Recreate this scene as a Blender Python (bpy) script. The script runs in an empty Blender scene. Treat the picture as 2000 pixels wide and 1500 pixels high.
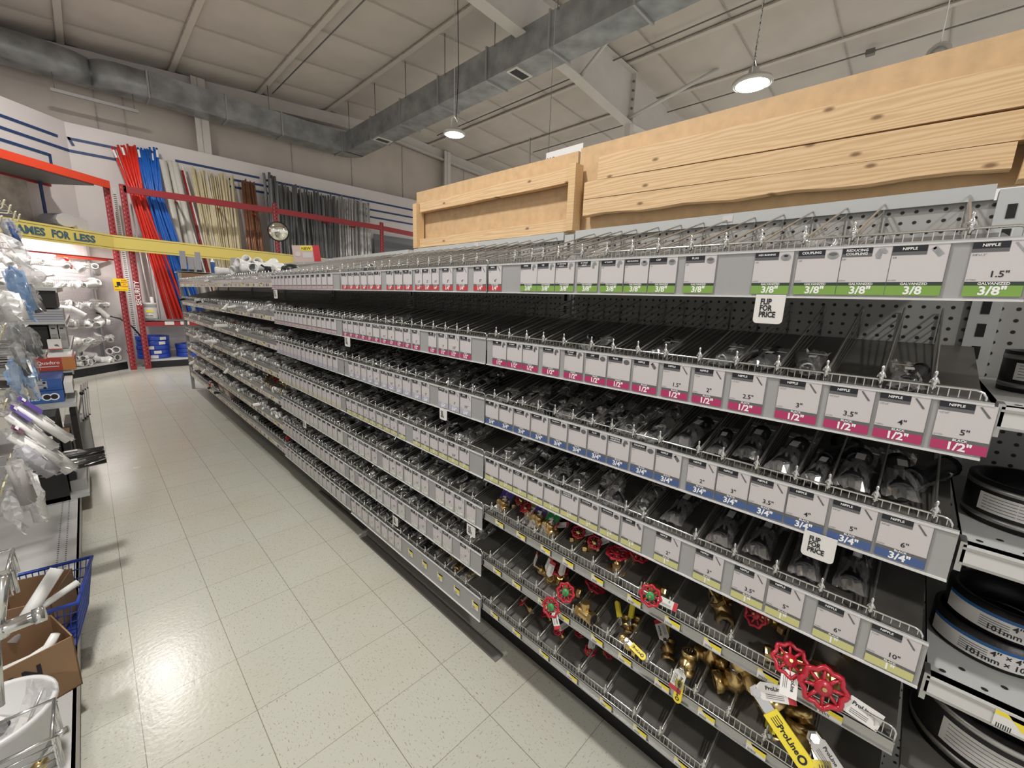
import bpy, math, random
from mathutils import Vector, Matrix
from math import pi, sin, cos
R = random.Random(7)
C = bpy.context.scene.collection
SC = bpy.context.scene

# ---------------------------------------------------------------- camera
cd = bpy.data.cameras.new('camera'); cam = bpy.data.objects.new('camera', cd); C.objects.link(cam)
cd.sensor_fit = 'HORIZONTAL'; cd.sensor_width = 36.0; cd.lens = 36.0*804.12/2000.0
cd.clip_start = .02; cd.clip_end = 100
yaw, pitch, roll = .798759, -.200109, .0338402
f_ = Vector((sin(yaw)*cos(pitch), cos(yaw)*cos(pitch), sin(pitch)))
r_ = Vector((cos(yaw), -sin(yaw), 0)); u_ = r_.cross(f_)
r2 = r_*cos(roll)+u_*sin(roll); u2 = -r_*sin(roll)+u_*cos(roll)
M = Matrix((r2, u2, -f_)).transposed().to_4x4(); M.translation = (0, 0, 1.5186)
cam.matrix_world = M
SC.camera = cam
# ---------------------------------------------------------------- world, exposure
w = bpy.data.worlds.new('world'); SC.world = w; w.use_nodes = True
w.node_tree.nodes['Background'].inputs[0].default_value = (1, .96, .935, 1)
w.node_tree.nodes['Background'].inputs[1].default_value = .55
SC.view_settings.view_transform = 'Standard'; SC.view_settings.look = 'None'
SC.view_settings.exposure = 0.45; SC.view_settings.gamma = 1; SC.view_settings.use_curve_mapping = False

# ---------------------------------------------------------------- materials
def nodes(name):
    m = bpy.data.materials.new(name); m.use_nodes = True
    nt = m.node_tree; return m, nt, nt.nodes['Principled BSDF']
class N:
    def __init__(s, nt): s.nt = nt
    def n(s, t, **k):
        x = s.nt.nodes.new(t)
        for a, b in k.items():
            if a[0] == 'i' and a[1:].isdigit(): s.set(x.inputs[int(a[1:])], b)
            else: setattr(x, a, b)
        return x
    def set(s, inp, v):
        if isinstance(v, bpy.types.NodeSocket): s.nt.links.new(v, inp)
        elif isinstance(v, bpy.types.Node): s.nt.links.new(v.outputs[0], inp)
        else: inp.default_value = v
    def math(s, op, a, b=0.0):
        x = s.nt.nodes.new('ShaderNodeMath'); x.operation = op; s.set(x.inputs[0], a); s.set(x.inputs[1], b); return x.outputs[0]
    def mix(s, f, a, b):
        x = s.nt.nodes.new('ShaderNodeMix'); x.data_type = 'RGBA'; s.set(x.inputs[0], f); s.set(x.inputs[6], a); s.set(x.inputs[7], b); return x.outputs[2]
    def ramp(s, f, a, b):
        x = s.nt.nodes.new('ShaderNodeMapRange'); s.set(x.inputs[0], f); x.inputs[1].default_value = a; x.inputs[2].default_value = b; return x.outputs[0]
def c4(c): return (c[0], c[1], c[2], 1)
def mat(name, col, rough=.5, metal=0, noise=0, nscale=30, bump=0, spec=.5, coat=0):
    m, nt, p = nodes(name); n = N(nt)
    p.inputs['Base Color'].default_value = c4(col); p.inputs['Roughness'].default_value = rough
    p.inputs['Metallic'].default_value = metal; p.inputs['Specular IOR Level'].default_value = spec
    p.inputs['Coat Weight'].default_value = coat
    if noise or bump:
        tc = n.n('ShaderNodeTexCoord'); t = n.n('ShaderNodeTexNoise'); n.set(t.inputs['Vector'], tc.outputs['Object'])
        t.inputs['Scale'].default_value = nscale; t.inputs['Detail'].default_value = 4
        if noise:
            lo = tuple(c*(1-noise) for c in col); hi = tuple(min(1, c*(1+noise)) for c in col)
            n.set(p.inputs['Base Color'], n.mix(n.ramp(t.outputs[0], .3, .7), c4(lo), c4(hi)))
        if bump:
            b = n.n('ShaderNodeBump'); b.inputs['Strength'].default_value = bump; b.inputs['Distance'].default_value = .01
            n.set(b.inputs['Height'], t.outputs[0]); n.set(p.inputs['Normal'], b.outputs[0])
    return m
def film(name, col, transp, rough=.15):
    m, nt, p = nodes(name); n = N(nt)
    p.inputs['Base Color'].default_value = c4(col); p.inputs['Roughness'].default_value = rough
    t = n.n('ShaderNodeBsdfTransparent'); mx = n.n('ShaderNodeMixShader')
    mx.inputs[0].default_value = transp
    n.set(mx.inputs[1], p.outputs[0]); n.set(mx.inputs[2], t.outputs[0])
    n.set(nt.nodes['Material Output'].inputs[0], mx.outputs[0]); return m
def bagfilm(name, col, transp, gl=.22, rough=.08):
    m, nt, p = nodes(name); n = N(nt); p.inputs['Base Color'].default_value = c4(col); p.inputs['Roughness'].default_value = .6
    t = n.n('ShaderNodeBsdfTransparent'); g = n.n('ShaderNodeBsdfGlossy'); g.inputs['Roughness'].default_value = rough; g.inputs['Color'].default_value = (1, 1, 1, 1)
    a = n.n('ShaderNodeMixShader'); a.inputs[0].default_value = gl; n.set(a.inputs[1], t.outputs[0]); n.set(a.inputs[2], g.outputs[0])
    b = n.n('ShaderNodeMixShader'); b.inputs[0].default_value = transp; n.set(b.inputs[1], p.outputs[0]); n.set(b.inputs[2], a.outputs[0])
    n.set(nt.nodes['Material Output'].inputs[0], b.outputs[0]); return m
def emit(name, col, s):
    m, nt, p = nodes(name); p.inputs['Base Color'].default_value = (0, 0, 0, 1)
    p.inputs['Emission Color'].default_value = c4(col); p.inputs['Emission Strength'].default_value = s; return m
def pegmat(name, col, pitch, rad, ax=1):
    m, nt, p = nodes(name); n = N(nt)
    tc = n.n('ShaderNodeTexCoord'); sp = n.n('ShaderNodeSeparateXYZ'); n.set(sp.inputs[0], tc.outputs['Object'])
    a = n.math('SUBTRACT', n.math('FRACT', n.math('DIVIDE', sp.outputs[ax], pitch)), .5)
    b = n.math('SUBTRACT', n.math('FRACT', n.math('DIVIDE', sp.outputs[2], pitch)), .5)
    d = n.math('SQRT', n.math('ADD', n.math('MULTIPLY', a, a), n.math('MULTIPLY', b, b)))
    n.set(p.inputs['Base Color'], n.mix(n.ramp(d, rad/pitch-.03, rad/pitch+.03), (.004, .004, .004, 1), c4(col)))
    p.inputs['Roughness'].default_value = .45; return m
def woodmat(name, col, dark, knots=True):
    m, nt, p = nodes(name); n = N(nt)
    tc = n.n('ShaderNodeTexCoord'); mp = n.n('ShaderNodeMapping'); n.set(mp.inputs[0], tc.outputs['Object']); mp.inputs['Scale'].default_value = (14, 1.1, 14)
    t = n.n('ShaderNodeTexNoise'); n.set(t.inputs['Vector'], mp.outputs[0]); t.inputs['Scale'].default_value = 1.6; t.inputs['Detail'].default_value = 3
    wv = n.n('ShaderNodeTexWave', wave_type='RINGS', rings_direction='Y'); n.set(wv.inputs['Vector'], mp.outputs[0])
    wv.inputs['Scale'].default_value = 2.1; wv.inputs['Distortion'].default_value = 11; wv.inputs['Detail'].default_value = 3; wv.inputs['Detail Scale'].default_value = 1.2
    c = n.mix(n.math('MULTIPLY', wv.outputs[1], .62), c4(col), c4(dark))
    c = n.mix(n.math('MULTIPLY', t.outputs[0], .35), c, c4(tuple(v*.72 for v in col)))
    if knots:
        sp = n.n('ShaderNodeSeparateXYZ'); n.set(sp.inputs[0], tc.outputs['Object']); cb2 = n.n('ShaderNodeCombineXYZ')
        n.set(cb2.inputs[0], n.math('MULTIPLY', sp.outputs[1], 5.0)); n.set(cb2.inputs[1], n.math('MULTIPLY', sp.outputs[2], 11.0))
        vo = n.n('ShaderNodeTexVoronoi', voronoi_dimensions='2D'); n.set(vo.inputs['Vector'], cb2.outputs[0]); vo.inputs['Scale'].default_value = 1.0
        k = n.ramp(vo.outputs['Distance'], .082, .03)
        c = n.mix(n.math('MULTIPLY', k, .85), c, (.14, .07, .03, 1))
    n.set(p.inputs['Base Color'], c); p.inputs['Roughness'].default_value = .65
    return m
def floormat():
    m, nt, p = nodes('floor_tile'); n = N(nt); T = .3048
    tc = n.n('ShaderNodeTexCoord'); sp = n.n('ShaderNodeSeparateXYZ'); n.set(sp.inputs[0], tc.outputs['Object'])
    x = n.math('DIVIDE', n.math('ADD', sp.outputs[0], .0398), T); y = n.math('DIVIDE', n.math('SUBTRACT', sp.outputs[1], 1.8225), T)
    def line(v):
        a = n.math('ABSOLUTE', n.math('SUBTRACT', n.math('FRACT', n.math('ADD', v, .5)), .5)); return n.ramp(a, .0055, .0025)
    ln = n.math('MAXIMUM', line(x), n.math('MULTIPLY', line(y), .8))
    cb = n.n('ShaderNodeCombineXYZ'); n.set(cb.inputs[0], n.math('FLOOR', x)); n.set(cb.inputs[1], n.math('FLOOR', y))
    wn = n.n('ShaderNodeTexWhiteNoise'); n.set(wn.inputs[0], cb.outputs[0])
    # flecks: small stretched chips, their direction differs tile by tile
    rot = n.n('ShaderNodeVectorRotate', rotation_type='Z_AXIS'); n.set(rot.inputs['Vector'], tc.outputs['Object']); n.set(rot.inputs['Angle'], n.math('MULTIPLY', n.math('ROUND', wn.outputs[0]), 1.57))
    mp = n.n('ShaderNodeMapping'); n.set(mp.inputs[0], rot.outputs[0]); mp.inputs['Scale'].default_value = (70, 190, 60)
    t = n.n('ShaderNodeTexNoise'); n.set(t.inputs['Vector'], mp.outputs[0]); t.inputs['Scale'].default_value = 1; t.inputs['Detail'].default_value = 2
    fl = n.ramp(t.outputs[0], .63, .67)
    mp3 = n.n('ShaderNodeMapping'); n.set(mp3.inputs[0], tc.outputs['Object']); mp3.inputs['Scale'].default_value = (1.3, 1.3, 1)
    st = n.n('ShaderNodeTexNoise'); n.set(st.inputs['Vector'], mp3.outputs[0]); st.inputs['Scale'].default_value = 1.3; st.inputs['Detail'].default_value = 5
    base = n.mix(wn.outputs[0], (.53, .535, .47, 1), (.545, .55, .485, 1))
    base = n.mix(n.math('MULTIPLY', n.ramp(st.outputs[0], .45, .75), .45), base, (.50, .43, .32, 1))
    base = n.mix(n.math('MULTIPLY', fl, .65), base, (.20, .18, .14, 1))
    base = n.mix(n.math('MULTIPLY', ln, .75), base, (.13, .11, .08, 1))
    n.set(p.inputs['Base Color'], base)
    n.set(p.inputs['Roughness'], n.ramp(st.outputs[0], .2, 1.4))
    rg = n.n('ShaderNodeMapRange'); n.set(rg.inputs[0], st.outputs[0]); rg.inputs[3].default_value = .12; rg.inputs[4].default_value = .34
    n.set(p.inputs['Roughness'], rg.outputs[0])
    t2 = n.n('ShaderNodeTexNoise'); n.set(t2.inputs['Vector'], tc.outputs['Object']); t2.inputs['Scale'].default_value = 60
    b = n.n('ShaderNodeBump'); b.inputs['Strength'].default_value = .10; b.inputs['Distance'].default_value = .004
    n.set(b.inputs['Height'], t2.outputs[0]); n.set(p.inputs['Normal'], b.outputs[0])
    return m
MT = dict(
 floor=floormat(),
 ceil=mat('ceiling_vinyl', (.62, .565, .52), .55, noise=.05, nscale=2),
 seam=mat('ceiling_seam', (.40, .36, .33), .6, noise=.2, nscale=8),
 strip=mat('ceiling_strip', (.66, .60, .55), .5),
 gwall=mat('insulated_wall', (.56, .50, .45), .6, noise=.07, nscale=1.5),
 wwall=mat('white_wall', (.72, .68, .67), .5, noise=.03, nscale=2),
 navy=mat('navy_line', (.02, .055, .17), .5),
 steelwhite=mat('white_steel', (.66, .63, .60), .45, noise=.04, nscale=4),
 duct=mat('galvanised_duct', (.33, .345, .35), .42, .5, noise=.3, nscale=3.5),
 ductedge=mat('duct_flange', (.45, .46, .46), .4, .7),
 grill=mat('vent_grille', (.7, .68, .62), .5), dark=mat('dark_gap', (.01, .01, .01), .8),
 rod=mat('steel_rod', (.2, .19, .18), .5, .5),
 chain=mat('bright_chain', (.75, .73, .7), .3, .9),
 chrome=mat('chrome_wire', (.66, .67, .66), .2, .95),
 zinc=mat('zinc_wire', (.52, .51, .49), .35, .85),
 alu=mat('brushed_aluminium', (.5, .5, .5), .35, .9),
 grey=mat('grey_shelf_paint', (.33, .33, .32), .42, noise=.05, nscale=6),
 deck=mat('dusty_deck', (.13, .125, .115), .42, .2, noise=.25, nscale=9),
 greyl=mat('light_grey_paint', (.46, .475, .47), .4),
 peg=pegmat('pegboard_grey', (.36, .36, .345), .0254, .0042),
 pegw=pegmat('pegboard_white', (.80, .76, .76), .0254, .0035, 0),
 black=mat('black_paint', (.008, .008, .009), .55),
 rubber=mat('black_rubber', (.010, .010, .011), .42, bump=.1, nscale=60),
 iron=mat('black_iron', (.022, .022, .024), .35, .3, noise=.3, nscale=80),
 galv=mat('galvanised_fitting', (.42, .43, .43), .38, .85, noise=.2, nscale=60),
 brass=mat('brass', (.62, .45, .20), .28, .95, noise=.12, nscale=50),
 pvc=mat('white_pvc', (.80, .80, .78), .35), redp=mat('red_plastic', (.65, .03, .02), .4),
 redpaint=mat('red_handwheel', (.42, .012, .03), .3, coat=.3), green=mat('green_disc', (.03, .28, .08), .4),
 pexr=mat('red_pex', (.72, .035, .022), .4), pexb=mat('blue_pex', (.02, .13, .52), .38),
 dred=mat('dull_red_pipe', (.30, .02, .02), .45), cream=mat('cream_cpvc', (.72, .64, .42), .4), copper=mat('copper_pipe', (.36, .17, .10), .35, .6, noise=.15, nscale=10),
 gpipe=mat('grey_conduit', (.15, .158, .165), .5), spipe=mat('silver_conduit', (.66, .67, .67), .35, .35, noise=.5, nscale=7),  # silver conduit: bright highlights painted in as mottling of the pale base colour
 bigpipe=mat('ivory_pvc', (.66, .64, .58), .4),
 rack=mat('red_rack_paint', (.31, .024, .03), .45), rackho=mat('rack_hole', (.34, .20, .20), .6), slat=mat('dark_clear_band', (.17, .175, .17), .25), gpipe2=mat('grey_conduit_light', (.27, .28, .29), .5), orange=mat('orange_red_paint', (.72, .06, .02), .45),
 yellow=mat('yellow_valance', (.74, .60, .15), .5), ytrim=mat('valance_trim', (.12, .11, .08), .5), vtext=mat('valance_text', (.05, .12, .17), .5),
 tagy=mat('yellow_tag', (.80, .66, .05), .5), paper=mat('white_card', (.57, .54, .545), .45), white=mat('white_print', (.85, .85, .85), .5),
 ink=mat('black_ink', (.012, .013, .02), .5), inkg=mat('grey_ink', (.12, .12, .125), .5), dgrn=mat('dark_green_band', (.03, .05, .035), .5),
 bgreen=mat('green_band', (.20, .36, .07), .5), bmag=mat('magenta_band', (.42, .035, .13), .5), bblue=mat('blue_band', (.06, .11, .27), .5),
 byel=mat('yellow_band', (.56, .55, .24), .5), bred=mat('red_band', (.50, .04, .05), .5), bpink=mat('pink_band', (.50, .36, .38), .5), bpale=mat('pale_band', (.50, .52, .47), .5), blav=mat('lavender_band', (.42, .42, .52), .5), bteal=mat('pale_yellow_band', (.52, .49, .36), .5),
 sign=mat('flip_sign_white', (.72, .71, .69), .4),
 channel=film('clear_sign_holder', (.42, .42, .42), .22, .3), lip=film('clear_plastic_lip', (.85, .85, .85), .35, .15),
 bag=bagfilm('clear_bag_film', (.75, .75, .75), .90, .24), bagm=bagfilm('milky_bag_film', (.8, .8, .8), .55, .15, .2), bagb=bagfilm('blue_tinted_film', (.25, .45, .75), .55, .15, .2),
 mdf=mat('mdf_board', (.55, .375, .205), .65, noise=.10, nscale=25), wood=woodmat('pine_board', (.74, .53, .31), (.50, .30, .13)), wood2=woodmat('pine_post', (.70, .49, .27), (.56, .36, .17), False),
 lampbody=mat('lamp_housing', (.55, .53, .5), .4, .3), lamp=emit('lamp_diffuser', (1, .97, .9), 30), tube=emit('fluorescent_tube', (1, .93, .92), 9),
 lgrille=mat('lens_ring', (.6, .6, .58), .3, .6),
 mirror=mat('mirror_glass', (.8, .78, .7), .06, 1),
 card=mat('cardboard', (.33, .20, .11), .75, noise=.08, nscale=8), cardin=mat('cardboard_inside', (.24, .13, .065), .8), basket=mat('blue_plastic', (.03, .07, .38), .35), bucket=mat('white_bucket', (.72, .72, .72), .35),
 bluebox=mat('blue_carton', (.035, .11, .34), .45), redbox=mat('red_carton', (.42, .05, .03), .45), orangebox=mat('orange_carton', (.5, .2, .06), .45), blackbox=mat('black_carton', (.014, .012, .011), .4),
 greybox=mat('grey_carton', (.36, .35, .34), .55), slab=mat('grey_slab', (.38, .38, .42), .45), pkg=mat('purple_package', (.10, .05, .35), .4), maroon=mat('maroon_package', (.10, .01, .05), .4),
 clip=mat('ivory_hook_tag', (.60, .55, .36), .5), signy=mat('security_yellow', (.85, .55, .01), .5), dirt=mat('floor_strip_grey', (.19, .18, .165), .5),
 coil=mat('blue_coil', (.025, .07, .42), .3), cam=mat('dark_glass', (.02, .02, .02), .1, spec=1), label=mat('label_white', (.70, .69, .67), .5), labelb=mat('label_blue', (.015, .11, .32), .5),
 perf=pegmat('perforated_deck', (.56, .56, .55), .0254, .0035), deckw=mat('white_deck', (.56, .56, .55), .4, noise=.04, nscale=4), skin=mat('tan_print', (.55, .42, .38), .5),
)
# ---------------------------------------------------------------- mesh builder
class MB:
    def __init__(s): s.v = []; s.f = []; s.m = []; s.mats = []; s.sm = []
    def mi(s, m):
        m = MT[m] if isinstance(m, str) else m
        if m not in s.mats: s.mats.append(m)
        return s.mats.index(m)
    def add(s, vs, fs, m, smooth=False):
        o = len(s.v); s.v += [tuple(v) for v in vs]; i = s.mi(m)
        for f in fs: s.f.append(tuple(o+a for a in f)); s.m.append(i); s.sm.append(smooth)
        return s
    def box(s, x0, x1, y0, y1, z0, z1, m, T=None):
        vs = [Vector((x, y, z)) for x in (x0, x1) for y in (y0, y1) for z in (z0, z1)]
        if T: vs = [T @ v for v in vs]
        return s.add(vs, [(0, 1, 3, 2), (4, 6, 7, 5), (0, 4, 5, 1), (2, 3, 7, 6), (0, 2, 6, 4), (1, 5, 7, 3)], m)
    def quad(s, a, b, c, d, m): return s.add([a, b, c, d], [(0, 1, 2, 3)], m)
    def tube(s, path, r, m, n=6, cap=True, smooth=True):
        path = [Vector(p) for p in path]; vs = []; fs = []; L = len(path)
        rr = r if isinstance(r, (list, tuple)) else [r]*L; up = None
        for i, p in enumerate(path):
            d = (path[min(i+1, L-1)]-path[max(i-1, 0)]).normalized()
            if up is None: up = d.orthogonal().normalized()
            up = (up-d*up.dot(d)); up = up.normalized() if up.length > 1e-6 else d.orthogonal().normalized()
            q = d.cross(up)
            for k in range(n):
                a = 2*pi*k/n; vs.append(p+(up*cos(a)+q*sin(a))*rr[i])
        for i in range(L-1):
            for k in range(n): k2 = (k+1) % n; fs.append((i*n+k, i*n+k2, (i+1)*n+k2, (i+1)*n+k))
        if cap: fs.append(tuple(range(n-1, -1, -1))); fs.append(tuple((L-1)*n+k for k in range(n)))
        return s.add(vs, fs, m, smooth)
    def wire(s, a, b, r, m):    # thin square wire
        return s.tube([a, b], r, m, 4, False, False)
    def lathe(s, prof, m, T=None, n=20, smooth=True):
        vs = []; fs = []; L = len(prof)
        for r, z in prof:
            for k in range(n): vs.append(Vector((r*cos(2*pi*k/n), r*sin(2*pi*k/n), z)))
        if T: vs = [T @ v for v in vs]
        for i in range(L-1):
            for k in range(n): k2 = (k+1) % n; fs.append((i*n+k, i*n+k2, (i+1)*n+k2, (i+1)*n+k))
        return s.add(vs, fs, m, smooth)
    def text(s, body, o, u, v, size, m, bold=.0, align='CENTER'):
        vs, fs = textgeo(body, bold, align); o = Vector(o); u = Vector(u); v = Vector(v)
        return s.add([o+u*(a*size)+v*(b*size) for a, b in vs], fs, m)
    def mesh(s, name):
        me = bpy.data.meshes.new(name); me.from_pydata(s.v, [], s.f)
        for m in s.mats: me.materials.append(m)
        me.polygons.foreach_set('material_index', s.m); me.polygons.foreach_set('use_smooth', s.sm); me.update(); return me
    def build(s, name, parent=None, loc=None, rot=None): return place(name, s.mesh(name), parent, loc, rot)
TG = {}
def textgeo(body, bold, align):
    k = (body, bold, align)
    if k not in TG:
        cu = bpy.data.curves.new('t', 'FONT'); cu.body = body; cu.size = 1; cu.offset = bold; cu.resolution_u = 2
        cu.align_x = align; cu.align_y = 'CENTER'; cu.space_line = .9
        ob = bpy.data.objects.new('t', cu); C.objects.link(ob)
        dg = bpy.context.evaluated_depsgraph_get(); me = bpy.data.meshes.new_from_object(ob.evaluated_get(dg))
        TG[k] = ([(v.co.x, v.co.y) for v in me.vertices], [tuple(p.vertices) for p in me.polygons])
        bpy.data.objects.remove(ob); bpy.data.meshes.remove(me); bpy.data.curves.remove(cu)
    return TG[k]
def place(name, me, parent=None, loc=None, rot=None, scale=None):
    o = bpy.data.objects.new(name, me); C.objects.link(o)
    if parent: o.parent = parent
    if loc: o.location = loc
    if rot: o.rotation_euler = rot
    if scale: o.scale = scale
    return o
def tag(o, label, cat, group=None):
    o['label'] = label; o['category'] = cat
    if group: o['group'] = group
    return o
def struct(o): o['kind'] = 'structure'; return o
def empty(name, loc=(0, 0, 0), rot=None): return place(name, None, None, loc, rot)
def rotz(a): return Matrix.Rotation(a, 4, 'Z')
def ax(a, b):  # matrix taking z axis onto a->b, at a
    a = Vector(a); d = Vector(b)-a; q = Vector((0, 0, 1)).rotation_difference(d); return Matrix.Translation(a) @ q.to_matrix().to_4x4()
ORD = ['first', 'second', 'third', 'fourth', 'fifth', 'sixth', 'seventh', 'eighth', 'ninth', 'tenth', 'eleventh', 'twelfth', 'thirteenth', 'fourteenth', 'fifteenth', 'sixteenth', 'seventeenth', 'eighteenth', 'nineteenth', 'twentieth']
def od(i):
    if i < 20: return ORD[i]
    t = ['', '', 'twenty', 'thirty', 'forty', 'fifty', 'sixty', 'seventy', 'eighty', 'ninety'][(i+1)//10]; u = (i+1) % 10
    return t+'-'+ORD[u-1] if u else t[:-1]+'ieth'

# ---------------------------------------------------------------- room
struct(MB().quad((-8, -6, 0), (16, -6, 0), (16, 13, 0), (-8, 13, 0), 'floor').build('floor'))
def zc(x): return 5.62+.082*(x+.4) if x < 6.35 else 6.17-.06*(x-6.35)
# ceiling: sagging insulation panels between purlins
cb = MB(); PX = [-7.4, -5.87, -4.34, -2.82, -1.29, .22, 1.74, 3.29, 4.82, 6.35, 7.88, 9.41, 10.94, 12.5, 16]
PY = [-6+1.25*i for i in range(15)]; PY = [5.55-1.28*i for i in range(9, 0, -1)]+[5.55+1.28*i for i in range(0, 6)]
for i in range(len(PX)-1):
    for j in range(len(PY)-1):
        n = 6; vs = []; fs = []
        for a in range(n+1):
            for b in range(n+1):
                x = PX[i]+(PX[i+1]-PX[i])*a/n; y = PY[j]+(PY[j+1]-PY[j])*b/n
                sag = .055*(4*(a/n)*(1-a/n))**.5*(4*(b/n)*(1-b/n))**.5
                vs.append((x, y, zc(x)-sag+.02))
        for a in range(n):
            for b in range(n): q = a*(n+1)+b; fs.append((q, q+1, q+n+2, q+n+1))
        cb.add(vs, fs, 'ceil', True)
struct(cb.build('ceiling'))
for k, x in enumerate(PX[1:-1]):
    b = MB(); b.box(-.045, .045, -6, 11.7, -.03, 0, 'strip'); b.box(-.055, -.045, -6, 11.7, -.02, 0, 'seam'); b.box(.045, .052, -6, 11.7, -.02, 0, 'seam')
    struct(b.build('trim_%d' % (k+1), loc=(x, 0, zc(x)+.0)))
k0 = len(PX)
for k, y in enumerate(PY):
    b = MB()
    for x0, x1 in ((-8, 6.35), (6.35, 15.5)):
        a = Vector((x0, y, zc(x0)-.004)); c = Vector((x1, y, zc(x1-1e-6)-.004)); b.quad(a+Vector((0, -.008, 0)), c+Vector((0, -.008, 0)), c+Vector((0, .008, 0)), a+Vector((0, .008, 0)), 'seam')
    struct(b.build('trim_%d' % (k0+k)))
# back walls: insulated wall with vertical seams, white lower panel with navy lines
b = MB(); b.box(-8, 16, 11.62, 11.8, 0, 7, 'gwall')
for x in (.55, .95, 3.95, 5.45, 7.0, 9.3): b.box(x-.01, x+.01, 11.605, 11.62, 4.3, 6, 'seam')
struct(b.build('wall_back'))
b = MB(); b.box(.1, 16, 11.26, 11.34, 0, 4.33, 'wwall')
def nl(x0, x1, z, z1=None): b.box(x0, x1, 11.25, 11.26, z-.022, z+.022, 'navy')
nl(.11, .75, 4.065); nl(.1, .75, 3.862); nl(1.6, 3.1, 4.06); nl(3.2, 8.5, 4.04); nl(2.5, 3.3, 3.91); nl(2.5, 3.3, 3.76); nl(5.6, 9, 3.83); nl(5.6, 9, 3.64)
b.add([(.10, 11.25, 4.085), (.14, 11.25, 4.085), (.19, 11.25, 3.96), (.15, 11.25, 3.95)], [(0, 1, 2, 3)], 'navy')
struct(b.build('wall_back_panel'))
# diagonal wall from the corner (.1,11.26) towards (-3,8.16)
T = Matrix.Translation((.1, 11.26, 0)) @ rotz(-3*pi/4)   # local +x runs along the wall away from the corner
b = MB(); b.box(0, 6, -.08, 0, 0, 4.33, 'wwall', T)
for x0, x1, z in ((.16, 2.5, 4.04), (0, 2.5, 3.862), (.34, 2.5, 3.682)): b.box(x0, x1, -.0, .012, z-.022, z+.022, 'navy', T)
b.box(.325, .365, 0, .012, 3.40, 3.70, 'navy', T)
struct(b.build('wall_left'))
# rake beam along the top of the back wall, wall columns
b = MB(); b.add([(x, y, zc(x)-.02-dz) for x in (-7, 6.35) for dz in (0, .30) for y in (11.5, 11.6)], [(0, 2, 3, 1), (4, 5, 7, 6), (0, 4, 6, 2), (2, 6, 7, 3)], 'steelwhite')
b.add([(x, y, zc(x)-.02-dz) for x in (6.36, 14) for dz in (0, .30) for y in (11.5, 11.6)], [(0, 2, 3, 1), (4, 5, 7, 6), (0, 4, 6, 2), (2, 6, 7, 3)], 'steelwhite')
for x0, x1 in ((-7, 6.35), (6.36, 14)):
    b.add([(x, y, zc(x)-.30-dz) for x in (x0, x1) for dz in (0, .02) for y in (11.38, 11.6)], [(0, 2, 3, 1), (4, 5, 7, 6), (0, 4, 6, 2), (2, 6, 7, 3)], 'steelwhite')
struct(b.build('trim_40'))
for i, x in enumerate((2.14, 8.45)):
    b = MB(); z1 = zc(x)-.05; b.box(x-.12, x+.12, 11.36, 11.375, 0, z1, 'steelwhite'); b.box(x-.008, x+.008, 11.375, 11.62, 0, z1, 'steelwhite'); b.box(x-.02, x-.012, 11.352, 11.36, 4, z1, 'seam')
    struct(b.build('trim_%d' % (41+i)))
# tapered rafter with haunch, brace and column
b = MB(); Y = 4.9
xs = [-6, 3.6, 6.2, 8.2]; top = [zc(-6)-.05, 5.93, 6.03, 6.0]; bot = [5.3, 5.42, 5.30, 5.09]
for i in range(3):
    b.add([(xs[i], Y, bot[i]), (xs[i+1], Y, bot[i+1]), (xs[i+1], Y, top[i+1]), (xs[i], Y, top[i])], [(0, 1, 2, 3)], 'steelwhite')
    for zz in (bot, top): b.add([(xs[i], Y-.1, zz[i]), (xs[i+1], Y-.1, zz[i+1]), (xs[i+1], Y+.1, zz[i+1]), (xs[i], Y+.1, zz[i]), (xs[i], Y-.1, zz[i]+.015), (xs[i+1], Y-.1, zz[i+1]+.015), (xs[i+1], Y+.1, zz[i+1]+.015), (xs[i], Y+.1, zz[i]+.015)], [(0, 1, 2, 3), (7, 6, 5, 4), (0, 4, 5, 1), (3, 2, 6, 7)], 'steelwhite')
b.add([(8.2, Y, 5.09), (14, Y, 5.45), (14, Y, 5.6), (8.2, Y, 6.0)], [(0, 1, 2, 3)], 'steelwhite')
b.add([(8.2, Y-.1, 5.09), (14, Y-.1, 5.45), (14, Y+.1, 5.45), (8.2, Y+.1, 5.09)], [(0, 1, 2, 3)], 'steelwhite')
b.box(8.14, 8.26, Y-.06, Y+.06, 0, 5.1, 'steelwhite')
b.box(8.16, 8.19, Y-.1, Y+.1, 5.1, 6.0, 'steelwhite')
for q in range(5):
    for dy in (-.06,): b.box(8.12, 8.16, Y+dy-.015, Y+dy+.015, 5.2+q*.16, 5.23+q*.16, 'rod')
b.tube([(8.1, Y-.02, 5.18), (9.0, Y-1.35, 5.98)], .035, 'steelwhite', 4); b.tube([(6.4, Y-.02, 5.3), (6.6, Y-.7, 5.98)], .03, 'steelwhite', 4)
struct(b.build('trim_50'))

# ---------------------------------------------------------------- air duct
duct = empty('air_duct', (4.97, 4.9, 5.0)); tag(duct, 'galvanised rectangular air duct hanging below the ceiling and turning along the back wall', 'air duct')
def dseg(x0, x1, y0, y1, z0=5.0, z1=5.44):
    b = MB(); b.box(x0-4.97, x1-4.97, y0-4.9, y1-4.9, z0-5, z1-5, 'duct')
    # cross-break creases
    b.build('duct_section', duct)
ys = [-4.9, -3.5, -2.2, -.9, .4, 1.72, 3.03, 4.34, 5.65, 6.97, 8.29, 9.55, 10.9]
for a, c in zip(ys, ys[1:]): dseg(4.97, 5.42, a, c-.012)
for y in ys[:-1]:
    b = MB(); b.box(-.025, .475, y-4.9-.02, y-4.9+.012, -.025, .465, 'ductedge'); b.build('flange', duct)
xs = [-6, -4.4, -2.9, -1.5]; 
for a, c in zip(xs, xs[1:]): dseg(a, c-.012, 10.9, 11.34, 5.0, 5.4)
xs = [1.3, 2.5, 3.55, 4.93]
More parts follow.
